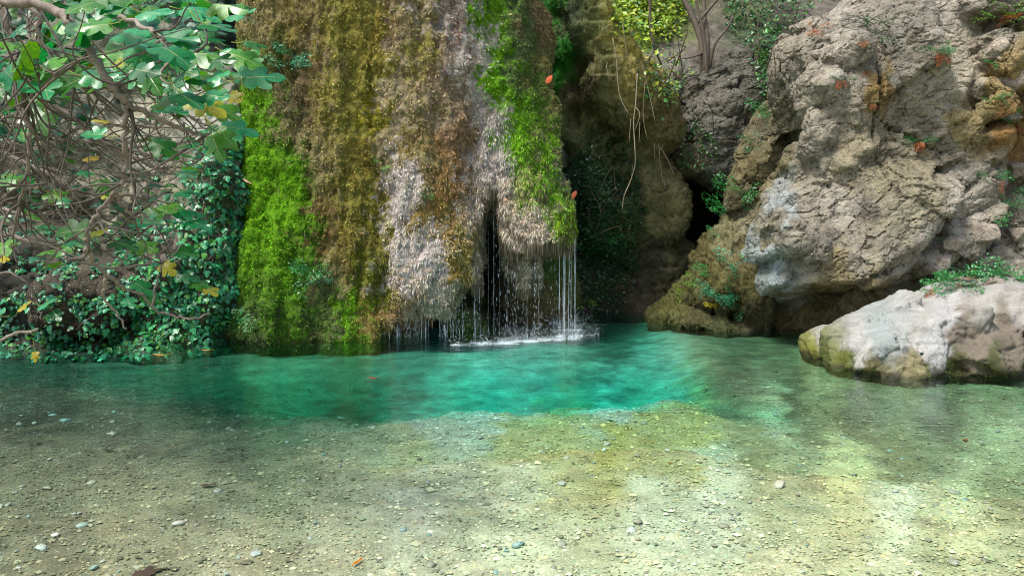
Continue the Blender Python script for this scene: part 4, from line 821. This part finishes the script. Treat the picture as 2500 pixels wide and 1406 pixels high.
# ---- bare sapling and hanging vine
bt = thing('bare_sapling', 'leafless grey sapling with several thin trunks on the slope', 'tree', tuple(P(1722, 235, 12.9)))
for pts, ra, rb in [([(1724, 238, 12.7), (1716, 150, 12.7), (1702, 70, 12.8), (1640, -60, 13)], 9, 6), ([(1722, 200, 12.7), (1728, 110, 12.8), (1720, 40, 12.9), (1715, -60, 13)], 7, 5), ([(1730, 235, 12.7), (1725, 170, 12.6), (1718, 90, 12.6), (1690, -40, 12.6)], 5, 3), ([(1730, 180, 12.7), (1745, 110, 12.6), (1775, 70, 12.6), (1790, 40, 12.6)], 4, 2), ([(1716, 130, 12.7), (1690, 140, 12.5), (1655, 146, 12.4)], 3, 1.5), ([(1586, -40, 12.6), (1588, 60, 12.6), (1596, 110, 12.6), (1615, 160, 12.7)], 4, 2), ([(1722, 200, 12.7), (1690, 210, 12.4), (1668, 225, 12.3)], 3.5, 1.5), ([(1724, 215, 12.7), (1700, 190, 12.5), (1672, 200, 12.4)], 3, 1.5), ([(1727, 240, 12.7), (1715, 265, 12.3), (1697, 300, 12.2)], 3, 2), ([(1700, 60, 12.8), (1760, -10, 12.8), (1800, -50, 12.8)], 4, 3)]:
    v, f = tube(cr([P(*q) for q in pts], 5), ra * 12.7 / FPX, rb * 12.7 / FPX, 6, .06); add('branch', mesh_data('sapling_branch', rel(bt, v), f, np.broadcast_to(s2l((98, 88, 74)), (len(v), 3))), M_BARK, bt)
vn = thing('hanging_vine', 'pale bare vine stems hanging over the mossy overhang', 'vine', tuple(P(1560, 200, 11.6)))
for pts, ra in [([(1556, 180), (1552, 250), (1547, 300), (1550, 360), (1551, 400), (1540, 440), (1524, 478), (1519, 512)], 2.6), ([(1496, 95), (1505, 150), (1508, 200), (1515, 240), (1535, 280)], 2), ([(1550, 260), (1562, 280), (1550, 320)], 1.8), ([(1608, 350), (1612, 400), (1618, 450)], 2), ([(1612, 360), (1630, 390), (1645, 425)], 2), ([(1598, 350), (1598, 390)], 1.6), ([(1540, 290), (1536, 350)], 1.6), ([(1562, 300), (1560, 350)], 1.6), ([(1480, 160), (1488, 200)], 1.5), ([(1545, 400), (1542, 430)], 1.5), ([(1620, 440), (1625, 460)], 1.5), ([(1520, 60), (1530, 130), (1545, 190)], 1.6), ([(1568, 160), (1585, 230), (1600, 300)], 1.5), ([(1575, 200), (1570, 280), (1580, 340)], 1.4)]:
    w = []
    ymin = min([(hit(*q)[0][1] if hit(*q) else 12) for q in pts]) - .12
    for q in pts: w.append(P(*q, ymin + .03 * RNG.normal()))
    v, f = tube(cr(w, 5), .65 * ra * ymin / FPX, ra * .4 * ymin / FPX, 5); add('stem', mesh_data('vine_stem', rel(vn, v), f, np.broadcast_to(s2l((150, 138, 112)), (len(v), 3))), M_BARK, vn)

# ---- loose stones on the right
def stone(px, py, size, label, seed, flat=.75, col=(168, 156, 138), name='stone', embed=.3):
    h = hit(px, py)
    if h is None: return
    rng = np.random.default_rng(seed); s = size * h[0][1] / FPX / 2
    g = np.stack(np.meshgrid(*[np.linspace(-1.5, 1.5, 30)] * 3, indexing='ij'), -1).reshape(-1, 3)
    phi = np.linalg.norm(g, axis=1) - 1.25
    for k in range(11):
        n = rng.normal(size=3); n /= np.linalg.norm(n); phi = np.maximum(phi, g @ n - rng.uniform(.6, 1.0))
    phi = phi.reshape(30, 30, 30); phi[0] = phi[-1] = 1; phi[:, 0] = phi[:, -1] = 1; phi[:, :, 0] = phi[:, :, -1] = 1
    v, f = surface_nets(phi, np.array([-1.5] * 3), 3 / 29); v, f = subdivide(v, f); v = v * np.array([1, .9, flat]) @ rotm(rng.uniform(-30, 30)).T * s
    v = v + normals(v, f) * (.06 * s * fbm(v / s * 2.5 + seed, 4, .6))[:, None]
    pos = h[0] + np.array([0, embed * s, 0]); c = s2l(col) * (1 + .12 * fbm(v / s * 2, 3))[:, None]
    tag(add(name, mesh_data(name, v, f, c), M_ROCK, None, tuple(pos)), label, 'stone')
for q in [(2392, 575, 85, 'upright angular grey stone at the top of the rubble', 1), (2450, 625, 70, 'angular stone right of the upright one in the rubble', 2), (2395, 640, 60, 'block under the upright angular stone', 3), (2488, 570, 60, 'broken stone at the right edge of the rubble', 4), (2330, 600, 50, 'small stone left of the upright one', 5), (2345, 640, 45, 'small stone low in the rubble left of the block', 6), (2470, 500, 60, 'stone behind the wide fern at the right edge', 7),
          (2490, 420, 55, 'weathered stone at the right edge above the ferns', 8), (2460, 290, 60, 'pale stone beside the dry fern skirt', 9), (2480, 200, 70, 'blocky stone high on the right edge', 10), (2440, 110, 50, 'rounded stone near the top right corner', 11), (2310, 640, 40, 'chipped stone in the corner below the fern', 12), (2430, 690, 45, 'stone half hidden by plants above the pale boulder', 13)]:
    stone(*q)
stone(1890, 812, 70, 'small dark flat stone at the waterline under the outcrop', 31, .4, (70, 62, 48), embed=.8)

# ---- pebbles on the pool bed
M_PEBO = leaf_mat('pebble', [(0, (168, 158, 130)), (.3, (146, 138, 114)), (.5, (184, 176, 150)), (.66, (128, 122, 104)), (.78, (202, 196, 178)), (.88, (128, 160, 150)), (.95, (170, 150, 108)), (1, (156, 166, 150))], .5, 0.0)
def bedpt(px, py):
    d = ray(px, py); t = CH / -d[2]; p = np.array([0, 0, CH]) + d * t; r = d.copy() / np.linalg.norm(d)
    r2 = r; q = p.copy()
    zb = lambda q: BZ[min(np.searchsorted(ax_x, q[0]), nx - 1), min(np.searchsorted(ax_y, q[1]), ny - 1)]
    for _ in range(60):
        if q[2] < zb(q): break
        q = q + r2 * .04
    q[2] = zb(q); return q
PEBS = []
for k in range(6):
    rng = np.random.default_rng(k); g = 14; gg = np.stack(np.meshgrid(*[np.linspace(-1.4, 1.4, 7)] * 3, indexing='ij'), -1).reshape(-1, 3)
    phi = (np.linalg.norm(gg * [1, 1.1, 1], axis=1) - 1.02 + .15 * rng.normal(size=len(gg))).reshape(7, 7, 7); phi[0] = phi[-1] = 1; phi[:, 0] = phi[:, -1] = 1; phi[:, :, 0] = phi[:, :, -1] = 1
    v, f = surface_nets(phi, np.array([-1.4] * 3), 2.8 / 6); v = relax(v, f, 1, .5); me = mesh_data('pebble', v * [.5, .42, .2], f); me.materials.append(M_PEBO); PEBS.append(me)
for k in range(290):
    px, py = RNG.uniform(-20, 2520), 1406 - 400 * RNG.random() ** 1.2
    q = bedpt(px, py); o = add('pebble', PEBS[k % 6], None, bed, tuple(q + [0, 0, .004])); o.rotation_euler = (RNG.normal() * .2, RNG.normal() * .2, RNG.uniform(0, 6.3)); s_ = RNG.uniform(8, 20) * (1 + (RNG.random() < .10)) * q[1] / FPX; o.scale = (s_, s_, s_)
n = 80000; gp = np.stack([RNG.uniform(-5.5, 5.5, n), 2.6 + 5.5 * RNG.random(n) ** 1.3], 1); gz = bed_z(gp[:, 0], gp[:, 1]); kk = (gz > -.3) & (np.abs(gp[:, 0]) < gp[:, 1] * .7 + .5); gp = gp[kk]; gz = gz[kk]; n = len(gp)
oc = np.array([(1, 0, 0), (0, 1, 0), (-1, 0, 0), (0, -1, 0), (0, 0, .55), (0, 0, -.5)], float); of = np.array([(0, 1, 4), (1, 2, 4), (2, 3, 4), (3, 0, 4)])
an = RNG.uniform(0, 6.3, n); sc3 = RNG.uniform(.003, .0095, (n, 1)) * (1 + (RNG.random((n, 1)) < .12) + 1.6 * (RNG.random((n, 1)) < .015)); el = RNG.uniform(.6, 1.4, n)
V = np.zeros((n, 6, 3)); V[:, :, 0] = (np.cos(an)[:, None] * oc[:, 0] * el[:, None] - np.sin(an)[:, None] * oc[:, 1]); V[:, :, 1] = (np.sin(an)[:, None] * oc[:, 0] * el[:, None] + np.cos(an)[:, None] * oc[:, 1]); V[:, :, 2] = oc[:, 2]
V = V * sc3[:, :, None] + np.stack([gp[:, 0], gp[:, 1], gz + .004], 1)[:, None]
pal = np.array([s2l(c) for c in ((176, 168, 140), (150, 142, 118), (200, 194, 168), (88, 84, 70), (236, 232, 222), (130, 180, 170), (180, 160, 112))])
lb = zone(np.stack([gp[:, 0], gp[:, 1], gp[:, 0] * 0], 1), SANDC, 40, 2.2, 4); pc = pal[RNG.integers(0, 7, n)]; pc = .4 * pc + .6 * pc.mean(1, keepdims=True); GC = np.repeat(lb * (.28 + .72 * pc / pal.mean()), 6, 0) * 1.05
tag(add('gravel', mesh_data('gravel', V.reshape(-1, 3), (np.arange(n) * 6)[:, None, None].repeat(4, 1).reshape(-1, 1) + np.tile(of, (n, 1)), GC), M_PEB, bed), 'fine gravel scattered over the bed', kind='stuff')

# ---- fallen leaves
def fallen(px, py, size, outl, rgb, label, where='bed', ang=0, droop=.25, name='fallen_leaf', tilt=.1):
    me = leaf_mesh(name, outl, droop, .15, .06, (0, .1, 1), 0, .2)
    m = leaf_mat(name, [(0, rgb), (1, rgb)], .5, .1); me.materials.append(m)
    if where == 'bed': pos = bedpt(px, py) + [0, 0, .012]; n = np.array([0, 0, 1.]) + rv3(tilt)
    elif where == 'water': pos = W(px, py) + [0, 0, .012]; n = np.array([0, 0, 1.])
    else:
        h = hit(px, py); pos = h[0] + h[1] * .02; n = h[1] + rv3(.25)
    a = R(ang); t = np.array([math.cos(a), math.sin(a), .05]) if where != 'rock' else np.array([math.cos(a), -.1, math.sin(a)])
    o = put(name, me, None, None, pos, n, t, size * pos[1] / FPX); tag(o, label, 'leaf')
fallen(860, 1392, 48, LANC, (206, 120, 20), 'curled orange leaf on the pool bed at the bottom edge', 'bed', 65, .5, tilt=.5)
fallen(330, 1405, 85, PLANE, (84, 58, 46), 'brown lobed dead leaf on the bed at the bottom left', 'bed', 20)
fallen(1625, 1134, 62, LANC, (176, 140, 46), 'long tan leaf lying on the pale gravel', 'bed', -6)
fallen(896, 925, 34, LANC, (190, 60, 24), 'red leaf floating on the green water', 'water', 0, 0)
fallen(368, 868, 50, LANC, (160, 124, 54), 'long yellow leaf floating at the left waterline', 'water', 4, 0); fallen(488, 857, 34, LANC, (166, 130, 56), 'short yellow leaf floating near the moss foot', 'water', 5, 0)
fallen(1480, 1030, 30, OVAL, (80, 92, 30), 'dark green leaf on the olive shelf of the bed', 'bed', 10); fallen(2350, 1080, 26, OVAL, (150, 80, 30), 'brown leaf on the bed near the right edge', 'bed', 40)
fallen(530, 1190, 40, OVAL, (88, 66, 44), 'dark brown leaf on the bed at the left', 'bed', 200); fallen(250, 1105, 60, LANC, (70, 58, 40), 'thin dark leaf on the bed at the left', 'bed', 8)
for q in [(1332, 205, 26, (206, 96, 30), 'orange dead leaf on the right edge of the tufa'), (1396, 485, 22, (190, 90, 60), 'curled reddish leaf at the right edge of the tufa'), (612, 452, 26, (206, 170, 140), 'pale fallen leaf on the bright moss'), (1230, 488, 16, (210, 170, 140), 'small pale leaf on the hairy right lobe'), (955, 578, 20, (206, 190, 110), 'small yellow leaf on the white streak'), (1085, 605, 18, (200, 150, 110), 'small tan leaf on the central bulb'), (1250, 38, 16, (206, 196, 120), 'pale yellow leaf near the top of the right moss'), (1805, 410, 24, (196, 120, 40), 'orange leaves stuck above the mossy mound')]:
    fallen(q[0], q[1], q[2], OVAL, q[3], q[4], 'rock', RNG.uniform(0, 360))

# ---- falling water
mw, nt, N, K = new_mat('falling_water'); b = N.new('ShaderNodeBsdfPrincipled'); b.inputs['Base Color'].default_value = (.85, .9, .95, 1); b.inputs['Roughness'].default_value = .12; tr = N.new('ShaderNodeBsdfTransparent'); mx = N.new('ShaderNodeMixShader'); mx.inputs[0].default_value = .4
K.new(tr.outputs[0], mx.inputs[1]); K.new(b.outputs[0], mx.inputs[2]); o_ = N.new('ShaderNodeOutputMaterial'); K.new(mx.outputs[0], o_.inputs['Surface'])
def drip(parent, top, bot_z, r, beads):
    if top[2] < .06: return
    b = Bag(); z = top[2]; x, y = top[0], top[1]
    while z > bot_z:
        l = RNG.uniform(.05, .28) if beads else RNG.uniform(.25, .7); z1 = max(z - l, bot_z); m = (z + z1) / 2
        v, f = tube(np.array([(x, y, z), (x + RNG.normal() * .002, y, z * .7 + z1 * .3), (x + RNG.normal() * .003, y, z * .25 + z1 * .75), (x, y, z1)]) + rv3(.001), r * .4, r, 4, .25); b.put(v, f, (1, 1, 1))
        z = z1
    add('water_strand', mesh_data('water_strand', rel(parent, np.concatenate(b.v)), b.f), mw, parent)
def lip(px, py0, py1, ymax=10.3):
    best = None
    for y in np.arange(py0, py1, 4):
        h = hit(px, y)
        if h is not None and h[2].parent is tufa and h[0][1] < ymax: best = h[0]
    return best
f1 = thing('waterfall', 'bright main cascade of thin water threads at the right corner of the tufa', 'waterfall', tuple(W(1385, 815)))
for k in range(10):
    px = 1384 + RNG.normal() * 11; t = lip(px, 520, 640)
    if t is None: t = P(px, 600, 9.9)
    drip(f1, t + [0, -.03 + RNG.normal() * .02, .02], 0, RNG.uniform(.0022, .0048), False)
f2 = thing('waterfall', 'veil of fine drips below the hairy right lobe of the tufa', 'waterfall', tuple(W(1260, 815)))
for k in range(8):
    px = RNG.uniform(1190, 1400); t = lip(px, 480, 640)
    if t is not None: drip(f2, t + [0, RNG.normal() * .08 + .05, .03], 0, RNG.uniform(.0014, .0034), True)
f3 = thing('waterfall', 'drips falling from the underside of the central bulb', 'waterfall', tuple(W(1030, 838)))
for k in range(20):
    px = RNG.uniform(930, 1110) if k < 15 else RNG.uniform(1105, 1185); t = lip(px, 640, 815, 9.85)
    if t is not None: drip(f3, t + [0, RNG.uniform(0, .1), .03], 0, RNG.uniform(.0025, .005), RNG.random() < .5)
def beads(parent, spans, n):
    pos = []
    for k in range(n):
        top = spans[RNG.integers(len(spans))]; pos.append(top + np.array([RNG.normal() * .012, RNG.normal() * .02, 0]) * [1, 1, 0] + [0, 0, -top[2] * RNG.random() ** .8])
    pos = np.array(pos); sz = RNG.uniform(.0014, .0034, (n, 1, 1)) * np.array([1, 1, 0])[None, None] + RNG.uniform(.006, .035, (n, 1, 1)) * np.array([0, 0, 1])[None, None]
    o6 = np.array([(1, 0, 0), (0, 1, 0), (-1, 0, 0), (0, -1, 0), (0, 0, 1), (0, 0, -1)], float); f8 = np.array([(0, 1, 4), (1, 2, 4), (2, 3, 4), (3, 0, 4), (1, 0, 5), (2, 1, 5), (3, 2, 5), (0, 3, 5)])
    V = o6[None] * sz + pos[:, None]
    tag(add('droplets', mesh_data('drops', rel(parent, V.reshape(-1, 3)), (np.arange(n) * 6)[:, None, None].repeat(8, 1).reshape(-1, 1) + np.tile(f8, (n, 1))), mw, parent), kind='stuff')
sp2 = [q for q in (lip(x, 480, 640) for x in RNG.uniform(1188, 1402, 44)) if q is not None and q[2] > .2]
beads(f2, [q + np.array([0, RNG.normal() * .1 + .05, .02]) for q in sp2], 380)
sp3 = [q for q in (lip(x, 640, 815, 9.85) for x in RNG.uniform(935, 1190, 34)) if q is not None and q[2] > .08]
beads(f3, [q + np.array([0, RNG.uniform(0, .1), .02]) for q in sp3], 420)
# splash where the threads land
mf, nt, N, K = new_mat('foam'); b = N.new('ShaderNodeBsdfPrincipled'); b.inputs['Base Color'].default_value = (.82, .88, .92, 1); b.inputs['Roughness'].default_value = .3; b.inputs['Subsurface Weight'].default_value = 0; o_ = N.new('ShaderNodeOutputMaterial'); K.new(b.outputs[0], o_.inputs['Surface'])
sp = thing('splash', 'white splash and foam where the falling water meets the pool', 'splash', tuple(W(1290, 830)))
SPOTS = [(1120, 843, .07, 60), (1165, 843, .10, 180), (1195, 838, .13, 420), (1230, 840, .12, 380), (1265, 836, .12, 420), (1300, 834, .13, 460), (1335, 832, .14, 520), (1370, 828, .15, 700), (1398, 822, .17, 800), (1415, 818, .20, 240), (1385, 806, .14, 380), (1345, 789, .08, 200)]
pos = []
for px_, py_, wd_, n_ in SPOTS:
    c_ = W(px_, py_)
    for j in range(max(3, n_ // 42)):
        m_ = int(45 * RNG.uniform(.3, 1.7)); q = c_ + np.array([RNG.normal() * wd_ * .8, RNG.normal() * wd_ * .16, 0]); hgt = RNG.uniform(.02, .09) * wd_ / .12
        k_ = RNG.normal(size=(m_, 3)) * [.03, .02, 0]; k_[:, 2] = np.abs(RNG.normal(size=m_)) ** 1.6 * hgt; k_[:, :2] *= (1 + 8 * k_[:, 2:3]); pos.append(q + k_)
pos = np.concatenate(pos); n = len(pos)
s_ = RNG.uniform(.0014, .0040, (n, 1, 1)) * np.where(pos[:, 2] < .015, 1.3, .9)[:, None, None]
oc2 = np.array([(1, 0, 0), (0, 1, 0), (-1, 0, 0), (0, -1, 0), (0, 0, 1), (0, 0, -1)], float); of2 = np.array([(0, 1, 4), (1, 2, 4), (2, 3, 4), (3, 0, 4), (1, 0, 5), (2, 1, 5), (3, 2, 5), (0, 3, 5)])
V = oc2[None] * s_ + pos[:, None]; tag(add('droplets', mesh_data('droplets', rel(sp, V.reshape(-1, 3)), (np.arange(n) * 6)[:, None, None].repeat(8, 1).reshape(-1, 1) + np.tile(of2, (n, 1))), mf, sp), kind='stuff')

# ---- the water
mwat, nt, N, K = new_mat('pool_water'); g = N.new('ShaderNodeBsdfGlossy'); g.inputs['Roughness'].default_value = .03; wt_ = N.new('ShaderNodeBsdfTransparent'); fr_ = N.new('ShaderNodeFresnel'); fr_.inputs['IOR'].default_value = 1.333
ge = N.new('ShaderNodeNewGeometry'); ib = N.new('ShaderNodeMath'); ib.operation = 'SUBTRACT'; ib.inputs[0].default_value = 1; K.new(ge.outputs['Backfacing'], ib.inputs[1]); fm = N.new('ShaderNodeMath'); fm.operation = 'MULTIPLY'; K.new(fr_.outputs[0], fm.inputs[0]); K.new(ib.outputs[0], fm.inputs[1])
wm = N.new('ShaderNodeMixShader'); K.new(fm.outputs[0], wm.inputs[0]); K.new(wt_.outputs[0], wm.inputs[1]); K.new(g.outputs[0], wm.inputs[2])
tc = N.new('ShaderNodeTexCoord'); mp = N.new('ShaderNodeMapping'); mp.inputs['Scale'].default_value = (1.0, 3.2, 1); K.new(tc.outputs['Object'], mp.inputs['Vector'])
na = N.new('ShaderNodeTexNoise'); na.inputs['Scale'].default_value = 6.0; na.inputs['Detail'].default_value = 2; na.inputs['Roughness'].default_value = .5; K.new(mp.outputs[0], na.inputs['Vector'])
bp = N.new('ShaderNodeBump'); bp.inputs['Strength'].default_value = .15; bp.inputs['Distance'].default_value = .05; sy = N.new('ShaderNodeSeparateXYZ'); K.new(tc.outputs['Object'], sy.inputs[0]); fy = N.new('ShaderNodeMapRange'); fy.inputs['From Min'].default_value = 3.6; fy.inputs['From Max'].default_value = 7.0; fy.inputs['To Min'].default_value = .25; fy.inputs['To Max'].default_value = 1.0; K.new(sy.outputs[1], fy.inputs['Value'])
hm = N.new('ShaderNodeMath'); hm.operation = 'MULTIPLY'; K.new(na.outputs[0], hm.inputs[0]); K.new(fy.outputs[0], hm.inputs[1]); K.new(hm.outputs[0], bp.inputs['Height']); K.new(bp.outputs[0], g.inputs['Normal']); K.new(bp.outputs[0], fr_.inputs['Normal'])
va = N.new('ShaderNodeVolumeAbsorption'); va.inputs['Density'].default_value = 1.85; va.inputs['Color'].default_value = (.0, .88, .82, 1)
o_ = N.new('ShaderNodeOutputMaterial'); K.new(wm.outputs[0], o_.inputs['Surface']); K.new(va.outputs[0], o_.inputs['Volume'])
x0, x1, y0, y1, z0 = -9.5, 9.5, -.4, 13.8, -2.7
wv = np.array([(x, y, z) for z in (z0, 0) for y in (y0, y1) for x in (x0, x1)]); wf = [(0, 2, 3, 1), (4, 5, 7, 6), (0, 1, 5, 4), (2, 6, 7, 3), (0, 4, 6, 2), (1, 3, 7, 5)]
wat = add('water', mesh_data('water', wv, wf, smooth=False), mwat); tag(wat, 'clear turquoise water of the spring pool', kind='structure')
